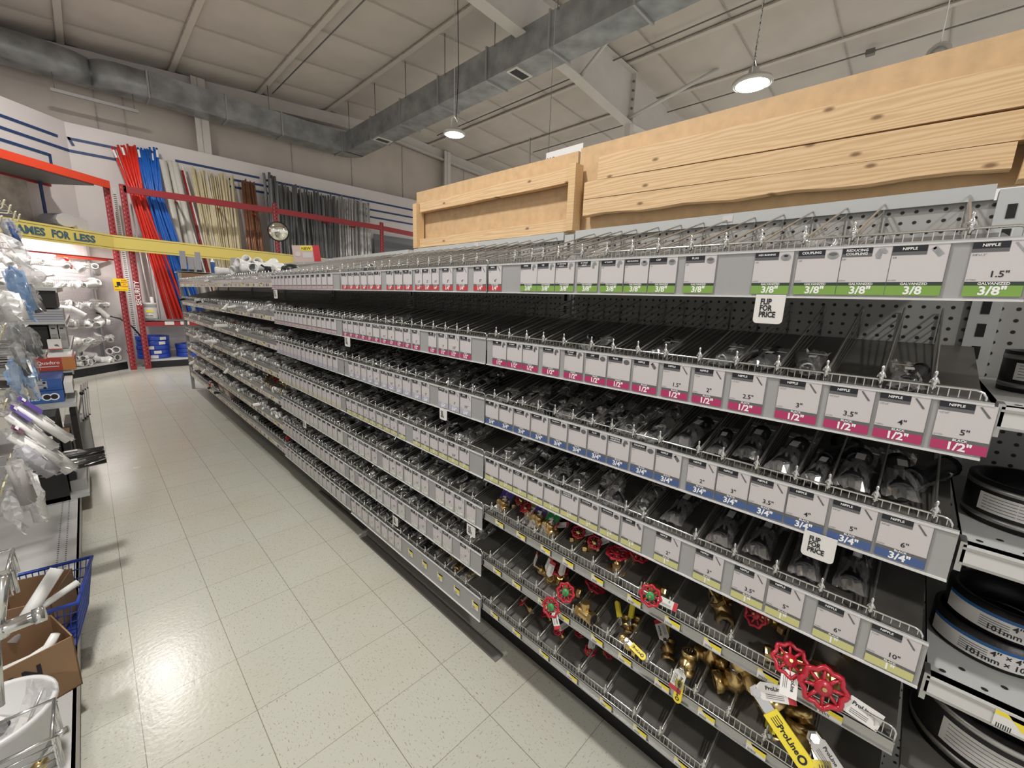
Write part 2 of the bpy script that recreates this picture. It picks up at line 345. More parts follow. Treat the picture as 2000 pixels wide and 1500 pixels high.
for a, c in zip(xs, xs[1:]): dseg(a, c-.012, 10.9, 11.34)
for x in [-4.4, -2.9, 2.5, 3.55, 1.28, 4.9]:
    b = MB(); b.box(x-4.97-.018, x-4.97+.012, 10.88-4.9, 11.36-4.9, -.02, .46, 'ductedge'); b.build('flange', duct)
# elbow at the corner: curved sweep
b = MB(); n = 10; vs = []
for k in range(n+1):
    a = pi/2*k/n; 
    for rr in (.04, .49):
        for z in (5.0, 5.44): vs.append((4.93+rr*sin(a)-4.97, 10.85+rr*cos(a)-4.9, z-5))
fs = []
for k in range(n):
    q = k*4; fs += [(q, q+4, q+5, q+1), (q+2, q+3, q+7, q+6), (q, q+2, q+6, q+4), (q+1, q+5, q+7, q+3)]
b.add(vs, fs, 'duct', False); b.box(-.06, .0, 5.93, 6.02, 0, .44, 'duct'); b.build('duct_elbow', duct)
# S-bend of the left run: two rounded ends meeting
b = MB(); P = [(-1.5, 10.9), (-.5, 10.9), (.05, 10.92), (.35, 10.99), (.5, 11.1), (.53, 11.16), (.56, 11.1), (.66, 10.98), (.85, 10.91), (1.27, 10.9)]
vs = []; fs = []
for x, y in P: vs += [(x-4.97, y-4.9, 0), (x-4.97, y-4.9, .42), (x-4.97, 11.34-4.9, 0), (x-4.97, 11.34-4.9, .42)]
for i in range(len(P)-1): q = 4*i; fs += [(q, q+1, q+5, q+4), (q, q+4, q+6, q+2), (q+1, q+3, q+7, q+5)]
b.add(vs, fs, 'duct', True); b.build('duct_bend', duct)
for y in (9.4, 5.1):
    b = MB(); b.box(.03, .40, y-4.9-.1, y-4.9+.13, -.012, 0, 'grill'); b.box(.07, .36, y-4.9-.06, y-4.9+.09, -.014, -.008, 'dark')
    for q in range(7): b.box(.07, .36, y-4.9-.055+q*.021, y-4.9-.05+q*.021, -.018, -.01, 'inkg')
    b.build('vent', duct)
for i, y in enumerate((10.6, 9.3, 8.05, 6.75, 5.45, 4.2)):
    tag(MB().tube([(0, 0, -.05), (0, 0, zc(4.97)-5.46)], .008, 'rod', 5).build('hanger_rod', loc=(4.955, y, 5.45)), 'thin steel rod hanging the air duct from the ceiling, %s from the back wall' % od(i), 'rod', 'duct hanger rods')
tag(MB().tube([(0, 0, 0), (0, 0, zc(3.3)-5.44)], .008, 'rod', 5).build('hanger_rod', loc=(3.3, 10.89, 5.43)), 'thin steel rod over the duct along the back wall', 'rod', 'duct hanger rods')
# metal channel under the duct on the left
o = MB().box(-.55, .55, -.02, .02, 0, .05, 'greybox').tube([(-.5, 0, .03), (-.5, 0, .31)], .006, 'rod', 5).tube([(.5, 0, .03), (.5, 0, .31)], .006, 'rod', 5).build('strut_channel', loc=(.55, 11.0, 4.70)); tag(o, 'short galvanised metal channel fixed below the duct by the left corner', 'metal channel')

# ---------------------------------------------------------------- lamps
def chainlink(b, z0, z1, x=0, y=0):
    z = z0; k = 0
    while z < z1:
        a = .011; h = .024; d = (1, 0) if k % 2 else (0, 1)
        pts = [(x+d[0]*a*cos(t)*.8, y+d[1]*a*cos(t)*.8, z+h*.6*sin(t)) for t in [i*pi/4 for i in range(9)]]
        b.tube(pts, .0034, 'chain', 4, False); z += .034; k += 1
def highbay(loc, r, ztop, label, power, chain=True):
    t = empty('high_bay_lamp', loc); tag(t, label, 'lamp', 'round high bay lamps')
    MB().lathe([(.02, .17), (.05, .16), (.06, .09), (.07, .06), (r*.55, .045), (r*.96, .03), (r, .012), (r, -.004), (r*.9, -.008)], 'lampbody', n=32).build('lamp_housing', t)
    MB().lathe([(r*.9, -.006), (r*.84, -.016), (r*.80, -.010)], 'lgrille', n=32).build('lens_ring', t)
    MB().lathe([(r*.82, -.010), (r*.6, -.016), (r*.3, -.019), (.0005, -.02)], 'lamp', n=32).build('diffuser', t)
    MB().tube([(-.06, 0, .07), (-.055, 0, .2), (0, 0, .25), (.055, 0, .2), (.06, 0, .07)], .006, 'chain', 6).build('bracket', t)
    if chain: b = MB(); chainlink(b, .26, ztop-loc[2]); b.build('chain', t)
    MB().tube([(.04, .02, .1), (.07, .03, .4), (.09, .02, .9), (.07, .03, ztop-loc[2])], .006, 'black', 5).build('power_cord', t)
    ld = bpy.data.lights.new('lamp_light', 'AREA'); ld.shape = 'DISK'; ld.size = 2*r*.85; ld.energy = power; ld.color = (1, .965, .92); ld.spread = pi*.95
    lo = bpy.data.objects.new('lamp_light', ld); C.objects.link(lo); lo.parent = t; lo.location = (0, 0, -.03)
    return t
LP = 62
highbay((5.57, 1.80, 4.0), .21, zc(5.57), 'lit round high bay lamp on a long bright chain above the pine boards', LP)
highbay((4.29, 5.60, 4.0), .17, zc(4.29), 'lit round high bay lamp on a cord just below the overhead duct', LP)
highbay((.22, 8.45, 5.3), .17, zc(.22), 'lit high bay lamp hanging above the far end of the aisle', LP)
highbay((-.1, 1.6, 4.1), .17, zc(0), 'lit high bay lamp hanging above the aisle over the camera', LP*1.0)
highbay((-3.6, 4.5, 4.1), .17, zc(-3.6), 'lit high bay lamp over the neighbouring aisle on the left', LP*.4)
highbay((-1.2, -2.6, 4.1), .17, zc(-1.2), 'lit high bay lamp hanging behind the camera', LP*1.1)
highbay((4.2, -2.4, 4.0), .17, zc(4.2), 'lit high bay lamp behind the camera to the right', LP)
highbay((9.2, 8.6, 4.2), .17, zc(9.2), 'lit high bay lamp far off behind the pine boards', LP)

# ================================================================ gondola with plumbing fittings
W = [1.655, 1.400, 1.176, .953, .733, .527, .326]        # height of the wire fence top on each shelf
XF, XB = 1.0, 1.46
SEC = [(-.10, 1.105), (1.105, 2.32), (2.32, 3.535), (3.535, 4.75), (4.75, 5.965), (5.965, 7.18), (7.18, 7.85)]
BAY = ['nearest shelf bay', 'second shelf bay', 'third shelf bay', 'fourth shelf bay', 'fifth shelf bay', 'sixth shelf bay', 'last shelf bay']
ROWN = ['top', 'second', 'third', 'fourth', 'fifth', 'sixth', 'bottom']
g = empty('gondola_frame', (1.46, 3.8, 0)); tag(g, 'long grey gondola frame with pegboard back and slotted uprights along the aisle', 'shelving unit')
for i, (y0, y1) in enumerate([(-1.32, -.10)]+SEC):
    b = MB(); b.box(0, .02, y0-3.8, y1-3.8, .1, 1.775, 'peg'); b.build('back_panel', g)
    b = MB(); b.box(-.012, .03, y0+.03-3.8, y1-.03-3.8, 1.775, 1.808, 'greyl')
    b.box(-.0135, -.012, (y0+y1)/2-3.83, (y0+y1)/2-3.80, 1.783, 1.802, 'paper'); b.build('top_rail', g)
    tag(MB().box(0, .015, 0, y1-y0, 0, .24, 'black').build('kick_plate', loc=(1.17, y0, 0)), 'black kick plate under the bottom shelf of the %s' % (['right edge bay']+BAY)[i], 'kick plate')
for y in [-1.32]+[s[0] for s in SEC]+[7.85]:
    b = MB(); b.box(-.012, .03, y-.024-3.8, y+.024-3.8, 0, 1.795, 'greyl')
    z = .12
    while z < 1.78: b.box(-.0135, -.011, y-.007-3.8, y+.007-3.8, z, z+.03, 'dark'); z += .052
    b.build('upright', g)
# end posts at the far end
for x in (1.02, 1.46):
    b = MB(); b.box(x-1.46-.02, x-1.46+.02, 7.93-3.8, 7.97-3.8, 0.0, 1.76, 'grey')
    z = .2
    while z < 1.7: b.box(x-1.46-.0215, x-1.46-.0195, 7.943-3.8, 7.957-3.8, z, z+.03, 'dark'); z += .052
    b.build('end_post', g)

def shelf(sec, k, y0, y1, slant=True, label=None):
    z = W[k]-.032; dep = XB-XF-.012; rise = .08 if slant else 0
    t = empty('shelf', (XF, y0, z)); L = y1-y0
    b = MB(); b.add([(.006, .004, 0), (dep, .004, rise), (dep, L-.004, rise), (.006, L-.004, 0), (.006, .004, -.012), (dep, .004, rise-.012), (dep, L-.004, rise-.012), (.006, L-.004, -.012)],
        [(3, 2, 1, 0), (4, 5, 6, 7), (0, 1, 5, 4), (2, 3, 7, 6)], 'deck')
    b.build('deck', t)
    b = MB(); b.box(.004, .010, .004, L-.004, -.030, 0, 'alu'); b.box(0, .006, .004, L-.004, -.004, 0, 'alu'); b.box(0, .006, .004, L-.004, -.030, -.026, 'alu')
    if sec is not None and sec >= 3:
        b.box(-.001, .003, .004, L-.004, -.030, -.001, 'slat'); b.box(-.003, .001, .004, L-.004, -.066, -.031, 'strip'); b.box(-.004, -.003, .004, L-.004, -.068, -.064, 'alu')
        yy = .02
        while yy < L-.05: ww = .02+.03*R.random(); b.box(-.0036, -.003, yy, yy+ww, -.060, -.038, R.choice(['inkg', 'byel', 'label', 'greybox', 'inkg'])); yy += ww+.012+.02*R.random()
    b.build('price_rail', t)
    tag(t, label or 'slanted grey steel shelf, %s of the %s' % (ROWN[k], BAY[sec]), 'shelf', 'slanted steel shelves of the fittings aisle')
for k in range(7):
    for s, (y0, y1) in enumerate(SEC): shelf(s, k, y0, y1)
# wire fences
def fencemesh(L, pitch=.0122, near=True):
    b = MB(); n = int(L/pitch); H = .032
    p = [(0, .006, -.006), (0, .006, H-.010), (0, .010, H-.003), (0, .018, H), (0, L-.018, H), (0, L-.010, H-.003), (0, L-.006, H-.010), (0, L-.006, -.03)]
    b.tube(p, .0022, 'chrome', 6); b.tube([(0, .006, .004), (0, L-.006, .004)], .0018, 'chrome', 5)
    for i in range(1, n): b.wire((.001, i*pitch, .002), (.001, i*pitch, H), .0009, 'chrome')
    return b.mesh('wire_fence')
FM = fencemesh(1.215); FM2 = fencemesh(.67)
for k in range(7):
    for s, (y0, y1) in enumerate(SEC):
        o = place('wire_fence', FM if s < 6 else FM2, None, (XF+.002, y0, W[k]-.032))
        tag(o, 'low chrome wire fence along the %s shelf front of the %s' % (ROWN[k], BAY[s]), 'wire fence', 'chrome wire fences')
# wire dividers
def divmesh(front=.036):
    b = MB(); D = .44; r = .0019
    A = lambda t, h: (.012+D*t, 0, h)
    b.tube([(.01, 0, 0), (.01, 0, front-.004), (.018, 0, front), (D+.006, 0, .165), (D+.012, 0, .158), (D+.012, 0, .082)], r*1.25, 'zinc', 5)
    for q in range(1, 5):
        z0 = -.03+q*.0 ; 
    for h0, h1 in ((.026, .145), (.016, .125), (.006, .105), (-.001, .086)):
        b.wire((.012, 0, h0), (D+.010, 0, h1), r*.75, 'zinc')
    return b.mesh('wire_divider')
DM = divmesh()
b = MB(); b.tube([(0, 0, -.012), (-.004, 0, 0), (0, 0, .010), (.005, .0, .004), (.003, 0, -.010)], .0024, 'chrome', 6)
b.lathe([(.0005, .024), (.0026, .022), (.0028, .018), (.0016, .014), (.0045, .010), (.0052, .005), (.003, 0), (.005, -.004), (.001, -.008)], 'chrome', n=8)
b.tube([(0, -.006, .002), (0, -.003, .010), (0, .003, .010), (0, .006, .002)], .0015, 'chrome', 5)
CM = b.mesh('divider_clip')
Y0 = {0: [.98, .905, .86, .80, .715, .635, .56, .49, .41, .335, .265, .19, .115, -.031],
      1: [1.06, .994, .914, .842, .761, .662, .592, .518, .443, .36, .28, .20, .117, .036, -.032],
      2: [1.06, .99, .92, .85, .78, .71, .64, .575, .508, .433, .335, .28, .209, .136, .08, .008, -.071],
      3: [1.06, .99, .92, .85, .79, .73, .67, .60, .509, .456, .316, .226, .141, .059, -.02],
      4: [1.06, .99, .92, .84, .76, .68, .60, .52, .44, .358, .28, .206, .108, .055],
      5: [1.06, .98, .90, .82, .74, .66, .59, .53, .47, .40, .33, .266, .185, .105, .02],
      6: [1.05, .97, .89, .80, .72, .62, .52, .42, .34, .22, .08]}
def bins(s, k):
    if s == 0: return Y0[k]
    rr = random.Random(s*31+k); y0, y1 = SEC[s]; out = []; y = y1-.03
    while y > y0+.03: out.append(y); y -= .068+rr.random()*.018
    return out
BINS = {(s, k): bins(s, k) for s in range(7) for k in range(7)}
nd = 0; rest = MB(); rest_n = 0
for s in range(7):
    for k in range(7):
        for i, y in enumerate(BINS[s, k]):
            if s <= 2:
                o = place('wire_divider', DM, None, (XF, y, W[k]-.032))
                place('divider_clip', CM, o, (.0, 0, .034))
                tag(o, 'slanting wire divider, %s from the left on the %s shelf of the %s' % (od(i), ROWN[k], BAY[s]), 'wire divider', 'wire shelf dividers'); nd += 1
            else:
                z = W[k]-.032; rest.wire((XF+.012, y, z+.036), (XB-.02, y, z+.155), .0024, 'zinc'); rest.wire((XF+.012, y, z+.01), (XB-.02, y, z+.105), .0018, 'zinc'); rest.wire((XB-.02, y, z+.155), (XB-.02, y, z+.08), .0018, 'zinc')
                rest.lathe([(.0005, .058), (.003, .05), (.0055, .042), (.003, .034), (.005, .028), (.001, .024)], 'chrome', Matrix.Translation((XF, y, z)), 5)
o = rest.build('wire_divider'); tag(o, 'many slanting wire dividers on the shelves of the far bays', 'wire divider'); o['kind'] = 'stuff'

# ---------------------------------------------------------------- clear sign holders
def holder(s, k, y0, y1, drop=.085, tall=True):
    L = y1-y0; H = .097 if k != 6 or s != 1 else .112
    b = MB(); b.box(-.0005, .0005, 0, L, -H, 0, 'channel'); b.box(-.005, .0, 0, L, -H, -H+.0035, 'lip'); b.box(-.0035, -.0005, 0, L, -.006, -.003, 'lip')
    pass
    o = b.build('sign_holder', loc=(XF-.003, y0, W[k]-.016))
    tag(o, 'long clear plastic sign holder on the %s shelf front of the %s' % (ROWN[k], BAY[s]), 'sign holder', 'clear plastic sign holders')
for s in (0, 1, 2):
    for k in range(7):
        if s == 0 and k > 3: continue
        e0, e1 = SEC[s]; holder(s, k, e0+.004-(.008 if s == 0 else 0), e1-.004)
holder(0, 0, -.11-1.2, -.112)

# ---------------------------------------------------------------- price cards
BAND = {'g': ('bgreen', 'dgrn'), 'm': ('bmag', 'inkg'), 'b': ('bblue', 'inkg'), 'y': ('byel', 'inkg'), 'r': ('bred', 'inkg'), 'p': ('bpink', 'inkg'), 'w': ('bpale', 'bpale'), 'v': ('blav', 'blav'), 't': ('bteal', 'bteal')}
def pic(b, kind, u, v, s, m):
    """little picture of the fitting printed at the card's upper right"""
    q = -.0009
    def P(uu, vv): return (q, -(u+uu*s), v+vv*s)
    if kind == 'rod':
        b.add([P(-.45, .5), P(-.3, .55), P(.45, -.45), P(.3, -.55)], [(0, 1, 2, 3)], m)
    elif kind == 'nipple':
        b.add([P(-.5, .25), P(-.15, .55), P(.5, -.2), P(.15, -.55)], [(0, 1, 2, 3)], m); b.add([P(-.42, .3), P(-.22, .48), P(-.12, .3), P(-.3, .15)], [(0, 1, 2, 3)], 'ink')
    elif kind == 'round':
        b.add([P(.55*cos(t*pi/6), .42*sin(t*pi/6)) for t in range(12)], [tuple(range(12))], m)
        b.add([(q-.0002, -(u+.42*s*cos(t*pi/6)), v+.12*s+.18*s*sin(t*pi/6)) for t in range(12)], [tuple(range(12))], 'inkg')
    elif kind == 'bush':
        b.add([P(.55*cos(t*pi/6), .42*sin(t*pi/6)) for t in range(12)], [tuple(range(12))], m)
        b.add([(q-.0002, -(u+.25*s*cos(t*pi/6)), v+.16*s+.13*s*sin(t*pi/6)) for t in range(12)], [tuple(range(12))], 'ink')
    else:
        b.add([P(-.5, -.1), P(-.25, .5), P(.2, .55), P(.5, .2), P(.35, -.05), P(.05, .05), P(-.05, -.55), P(-.4, -.5)], [tuple(range(8))], m)
PK = {'NIPPLE': 'nipple', 'CAP': 'round', 'PLUG': 'round', 'HEX BUSHING': 'bush', 'COUPLING': 'round'}
def card(y, wd, k, title, band, mat_txt, size_txt, len_txt, code, label, group=None, h=.084, detail=True):
    b = MB(); f = -.0006; H = h
    b.box(-.0003, .0003, -wd, 0, -H, 0, 'paper')
    def R_(u0, u1, v0, v1, m, e=0): b.add([(f-e, -u0, -v0), (f-e, -u1, -v0), (f-e, -u1, -v1), (f-e, -u0, -v1)], [(0, 1, 2, 3)], m)
    R_(0, wd*.62, .001, .011, 'ink'); R_(0, wd*.62, .011, .0165, 'inkg')
    bm, dm = BAND[band]
    R_(0, wd, H-.0225, H-.0165, dm); R_(0, wd, H-.0165, H, bm)
    R_(wd-.0007, wd, 0, H, 'inkg', .0001)
    if detail:
        U = (0, -1, 0); V = (0, 0, 1); u = min(1, wd/.06)
        tl = title.split('\n'); ts = .0062*u if max(len(x) for x in tl) < 9 else .0048*u
        for i, x in enumerate(tl): b.text(x, (f-.0003, -wd*.31, -.0062-i*.0062+(.001 if len(tl) > 1 else 0)), U, V, ts, 'white', .02)
        pk = 'rod' if len_txt else PK.get(title, 'elbow')
        pic(b, pk, wd*.80, -.012, .016*u, 'galv' if band == 'g' else 'inkg')
        b.text(code, (f-.0002, -.0015, -.0205), U, V, .0042*u, 'inkg', .0, 'LEFT')
        b.text('#%d' % (100000+R.randrange(90000)), (f-.0002, -.0012, -H+.0255), U, V, .0030*u, 'inkg', 0, 'LEFT')
        if len_txt: b.text(len_txt, (f-.0002, -wd*.55, -H*.60), U, V, .0135*u, 'ink', .012)
        b.text(mat_txt, (f-.0003, -wd*.5, -H+.0195), U, V, .0056*u, 'white', .02)
        b.text(size_txt, (f-.0003, -wd*.5, -H+.0080), U, V, .0185*u, 'white', .03)
    o = b.build('price_card', loc=(XF-.0052, y, W[k]-.0215)); tag(o, label, 'price card', group)
    return o
# positions read along each shelf front: (left y, right y, title, length)
def rows0():
    from_px = {}
    return from_px
CARDS0 = {0: [(1.1, 1.034, 'NIPPLE', '6"'), (0.946, 0.875, 'CROSS', ''), (0.874, 0.804, 'TEE', ''), (0.802, 0.733, '90° REDUCING\nELBOW', ''), (0.722, 0.653, '90° STREET\nELBOW', ''), (0.644, 0.575, '90° ELBOW', ''), (0.572, 0.506, 'HEX BUSHING', ''), (0.504, 0.434, 'CAP', ''), (0.415, 0.346, 'PLUG', ''), (0.27, 0.201, 'HEX BUSHING', ''), (0.194, 0.125, 'COUPLING', ''), (0.126, 0.056, 'REDUCING\nCOUPLING', ''), (0.056, -0.014, 'NIPPLE', ''), (-0.038, -0.101, 'NIPPLE', '1.5"')], 1: [(1.07, 1.0, 'TEE', ''), (0.997, 0.926, '90° ELBOW', ''), (0.923, 0.855, '90° STREET\nELBOW', ''), (0.836, 0.769, '45° ELBOW', ''), (0.75, 0.682, '45° STREET\nELBOW', ''), (0.673, 0.604, 'CAP', ''), (0.599, 0.53, 'PLUG', ''), (0.522, 0.454, 'NIPPLE', ''), (0.441, 0.374, 'NIPPLE', '1.5"'), (0.364, 0.297, 'NIPPLE', '2"'), (0.282, 0.214, 'NIPPLE', '2.5"'), (0.19, 0.118, 'NIPPLE', '3"'), (0.106, 0.038, 'NIPPLE', '3.5"'), (0.032, -0.034, 'NIPPLE', '4"'), (-0.044, -0.11, 'NIPPLE', '5"')], 2: [(1.101, 1.031, 'TEE', ''), (1.027, 0.959, '90° ELBOW', ''), (0.953, 0.878, '90° STREET\nELBOW', ''), (0.872, 0.801, '45° ELBOW', ''), (0.791, 0.724, 'HEX BUSHING', ''), (0.717, 0.651, 'CAP', ''), (0.646, 0.583, 'PLUG', ''), (0.578, 0.512, 'REDUCING\nCOUPLING', ''), (0.505, 0.439, 'COUPLING', ''), (0.435, 0.369, 'NIPPLE', ''), (0.352, 0.286, 'NIPPLE', '2"'), (0.283, 0.215, 'NIPPLE', '3"'), (0.213, 0.144, 'NIPPLE', '3.5"'), (0.141, 0.073, 'NIPPLE', '4"'), (0.067, -0.001, 'NIPPLE', '5"'), (-0.006, -0.075, 'NIPPLE', '6"')], 3: [(1.093, 1.023, 'TEE', ''), (1.017, 0.949, '90° ELBOW', ''), (0.946, 0.88, '90° STREET\nELBOW', ''), (0.874, 0.807, 'CAP', ''), (0.801, 0.736, 'PLUG', ''), (0.73, 0.664, 'REDUCING\nCOUPLING', ''), (0.657, 0.591, 'COUPLING', ''), (0.582, 0.52, 'HEX BUSHING', ''), (0.512, 0.45, 'NIPPLE', ''), (0.412, 0.346, 'NIPPLE', '2"'), (0.308, 0.242, 'NIPPLE', '3"'), (0.219, 0.152, 'NIPPLE', '3.5"'), (0.147, 0.081, 'NIPPLE', '5"'), (0.058, -0.01, 'NIPPLE', '6"'), (-0.027, -0.097, 'NIPPLE', '10"')]}
for k, band, mt, sz, wd_ in ((0, 'g', 'GALVANIZED', '3/8"', 'green'), (1, 'm', 'BLACK', '1/2"', 'magenta'), (2, 'b', 'BLACK', '3/4"', 'blue'), (3, 'y', 'BLACK', '1"', 'yellow')):
    seen = {}
    for i, (ya, yb, title, ln) in enumerate(CARDS0[k]):
        bb, mm, ss, cw = band, mt, sz, wd_
        if k == 0 and i == 0: bb, mm, ss, cw = 'r', 'GALVANIZED', '1/4"', 'red'
        s0 = sz.replace('"', ''); nm = title.replace('\n', ' ').lower().replace('90°', 'ninety degree').replace('45°', 'forty-five degree')
        key = nm+ln; seen[key] = seen.get(key, 0)+1; ex = ''
        if title == 'NIPPLE' and k == 0 and not ln: ss = '3/8'
        WD = {'6"': 'six', '1.5"': 'one and a half', '2"': 'two', '2.5"': 'two and a half', '3"': 'three', '3.5"': 'three and a half', '4"': 'four', '5"': 'five', '10"': 'ten'}
        lab = '%s-banded card reading %s%s on the %s shelf%s' % (cw, nm, (' '+WD[ln]+' inch') if ln else '', ROWN[k], ex)
        if k == 0 and title == 'HEX BUSHING': lab += [', right above the flip tag', ', beside the cap card'][ya > .4]
        card(ya, ya-yb, k, title, bb, mm, ss, ln, (ss+'x'+ln) if ln else ss, lab)
# second and third bay
rr = random.Random(3)
R1 = [(2.295, 2.22, ''), (2.212, 2.148, ''), (2.144, 2.081, ''), (2.064, 2.002, ''), (1.989, 1.927, ''), (1.923, 1.857, ''), (1.809, 1.743, ''), (1.732, 1.666, ''), (1.659, 1.588, ''), (1.565, 1.512, '1.5"'), (1.508, 1.444, '2"'), (1.441, 1.393, '2.5"'), (1.37, 1.304, '3"'), (1.281, 1.214, '4"'), (1.18, 1.112, '5"')]
for i, (ya, yb, ln) in enumerate(R1):
    card(ya, ya-yb, 0, 'NIPPLE' if ln else ['TEE', 'ELBOW', 'CAP', 'PLUG', 'COUPLING'][i % 5], 'r', 'GALVANIZED', '1/4"', ln, '1/4', 'small red-banded price card, %s from left, top shelf, second shelf bay' % od(i))
for s in (1, 2):
    for k in range(7):
        if s == 1 and k == 0: continue
        y0, y1 = SEC[s]; y = y1-.012; i = 0
        band = [('p', 'm', 'b', 'y', 'w', 'w', 'w'), ('p', 'p', 'v', 't', 'w', 'w', 'w')][s-1][k]
        if s == 1: band = ['r', 'm', 'v', 'y', 'w', 'w', 'w'][k]
        end = y0+.02
        if s == 1 and k == 6: end = 1.72
        gaps = {(1, 1): (11,), (1, 2): (0, 11), (1, 3): (9,), (1, 4): (5, 11), (1, 5): (1, 8, 10, 12)}.get((s, k), ())
        n = 0
        while y-.062 > end:
            wd = .060+rr.random()*.012 if s == 1 else .066+rr.random()*.008
            if n in gaps: y -= .05
            if y-wd < end: break
            ln = ('%g"' % (1.5+.5*(n % 9))) if (n+s) % 3 else ''
            card(y, wd-.003, k, 'NIPPLE' if ln else rr.choice(['TEE', 'ELBOW', 'CAP', 'PLUG', 'COUPLING']), band, 'BLACK', ['1/4"', '1/2"', '3/4"', '1"', '1-1/4"', '1-1/2"', '2"'][k], ln, '', 'small price card, %s from left, %s shelf, %s' % (od(n), ROWN[k], BAY[s]), detail=(s == 1), h=.084)
            y -= wd+(.004 if rr.random() < .7 else .012); n += 1
# "flip for price" tags
def flip(y0, y1, z0, z1, label):
    wv = y0-y1; b = MB(); n = 5; r = .008; H = z0-z1
    pts = [(0, -0, 0), (0, -wv, 0)]
    for a in range(n+1): t = -pi/2*a/n; pts.append((0, -(wv-r+r*cos(t)), -(H-r)+r*sin(t)))
    for a in range(n+1): t = -pi/2-pi/2*a/n; pts.append((0, -(r+r*cos(t)), -(H-r)+r*sin(t)))
    m = len(pts); b.add(pts+[(.0012, y, z) for _, y, z in pts], [tuple(range(m)), tuple(range(2*m-1, m-1, -1))]+[(i, (i+1) % m, m+(i+1) % m, m+i) for i in range(m)], 'sign')
    fs = H*.27
    for i, x in enumerate(('FLIP', 'FOR', 'PRICE')): b.text(x, (-.0006, -wv*.18, -H*.25-i*fs*.82), (0, -.74, 0), (0, 0, 1), fs, 'ink', .035, 'LEFT')
    tag(b.build('flip_tag', loc=(XF-.009, y0, z0)), label, 'tag')
flip(.257, .203, 1.548, 1.489, 'white rounded tag reading FLIP FOR PRICE hanging below the green-banded cards')
flip(.103, .048, 1.073, 1.018, 'white rounded tag reading FLIP FOR PRICE hanging below the blue-banded cards at right')
flip(2.284, 2.218, 1.293, 1.237, 'small white flip tag hanging below the magenta-banded cards farther away')
flip(1.385, 1.335, 1.063, 1.019, 'white flip tag hanging below the third shelf of the second bay')
flip(1.197, 1.144, .615, .568, 'white flip tag hanging below the fifth shelf next to the valves')
flip(3.478, 3.40, 1.538, 1.475, 'tiny flip tag at the far end of the sign holders on the top shelf')
flip(3.049, 2.99, .63, .575, 'tiny flip tag below the fifth shelf of the third bay')
flip(1.802, 1.75, .40, .352, 'small flip tag below the sixth shelf of the second bay')
# price tags on the rails
def ptag(y, k, z, label, group, wdt=.042, col='tagy', price='', x=XF-.0008, h=.024, ty=None):
    b = MB(); b.box(-.0004, .0004, -wdt, 0, -h, 0, 'label'); b.add([(-.0006, -wdt*.2, 0), (-.0006, -wdt, 0), (-.0006, -wdt, -h*.72), (-.0006, -wdt*.45, -h*.62)], [(0, 1, 2, 3)], col)
    b.add([(-.0006, 0, 0), (-.0006, -wdt, 0), (-.0006, -wdt, -h*.22), (-.0006, 0, -h*.22)], [(0, 1, 2, 3)], col)
    for q in range(7): b.add([(-.0006, -.004-q*.0026, -h*.66), (-.0006, -.0052-q*.0026, -h*.66), (-.0006, -.0052-q*.0026, -h*.93), (-.0006, -.004-q*.0026, -h*.93)], [(0, 1, 2, 3)], 'ink')
    if price: b.text(price, (-.001, -wdt*.74, -h*.42), (0, -1, 0), (0, 0, 1), h*.36, 'ink', .01)
    tag(b.build('price_tag', loc=(x, y, z)), label, 'price tag', group)
for k, n0 in ((4, 10), (5, 10), (6, 9)):
    for i in range(n0):
        y = 1.05-i*(1.12/n0)-R.random()*.02
        ptag(y, k, W[k]-.034, 'yellow rail price tag, %s from left, %s shelf, nearest shelf bay' % (od(i), ROWN[k]), 'yellow rail price tags')
for k in range(7):
    for i in range(8):
        y = 7.6-i*.52-R.random()*.2
        ptag(y, k, W[k]-.066, 'faded yellow tag in the rail of the %s shelf, %s from the far end' % (ROWN[k], od(i)), 'faded far rail tags', wdt=.05+R.random()*.04, x=XF-.0045, h=.03)
for i, (s, y) in enumerate(((1, 2.0), (1, 1.92), (1, 1.72), (1, 1.53), (1, 1.38))):
    ptag(1.66-i*.125, 6, W[6]-.05, 'pale yellow tag behind the clear holder on the bottom shelf, %s from the left' % od(i), 'pale tags in the bottom holder', x=XF-.006, h=.035, wdt=.04)

# ---------------------------------------------------------------- fittings
def hexprism(b, r, z0, z1, m, T): b.lathe([(0.0005, z0), (r, z0), (r, z1), (.0005, z1)], m, T, 6, False)
def f_nipple(m, L=.07, r=.012):
    b = MB(); pr = [(r*.72, 0), (r*.94, 0)]
    for q in range(5): pr += [(r, .001+q*.003), (r*.93, .0025+q*.003)]
    pr += [(r*.98, .018), (r*.98, L-.018)]
    for q in range(5): pr += [(r*.93, L-.016+q*.003), (r, L-.0145+q*.003)]
    pr += [(r*.94, L), (r*.72, L), (r*.72, 0)]
    b.lathe(pr, m, Matrix.Rotation(pi/2, 4, 'Y'), 12); return b.mesh('pipe_nipple')
def ring(b, m, c, d, r, L, hole=True):
    T = ax(c, Vector(c)+Vector(d)); b.lathe([(r*.72 if hole else .0005, 0), (r*.72 if hole else .0005, L-.001), (r*.75, L), (r*1.12, L), (r*1.15, L-.003), (r*1.15, L-.009), (r, L-.011), (r, 0)], m, T, 12)
def f_elbow(m, r=.014, L=.026):
    b = MB(); ring(b, m, (0, 0, 0), (1, 0, 0), r, L); ring(b, m, (0, 0, 0), (0, 0, 1), r, L)
    b.lathe([(r*sin(t*pi/8)+.0003, -r*cos(t*pi/8)) for t in range(9)], m, None, 12); return b.mesh('elbow_fitting')
def f_tee(m, r=.014, L=.026):
    b = MB(); ring(b, m, (0, 0, 0), (1, 0, 0), r, L); ring(b, m, (0, 0, 0), (-1, 0, 0), r, L); ring(b, m, (0, 0, 0), (0, .3, 1), r, L); return b.mesh('tee_fitting')
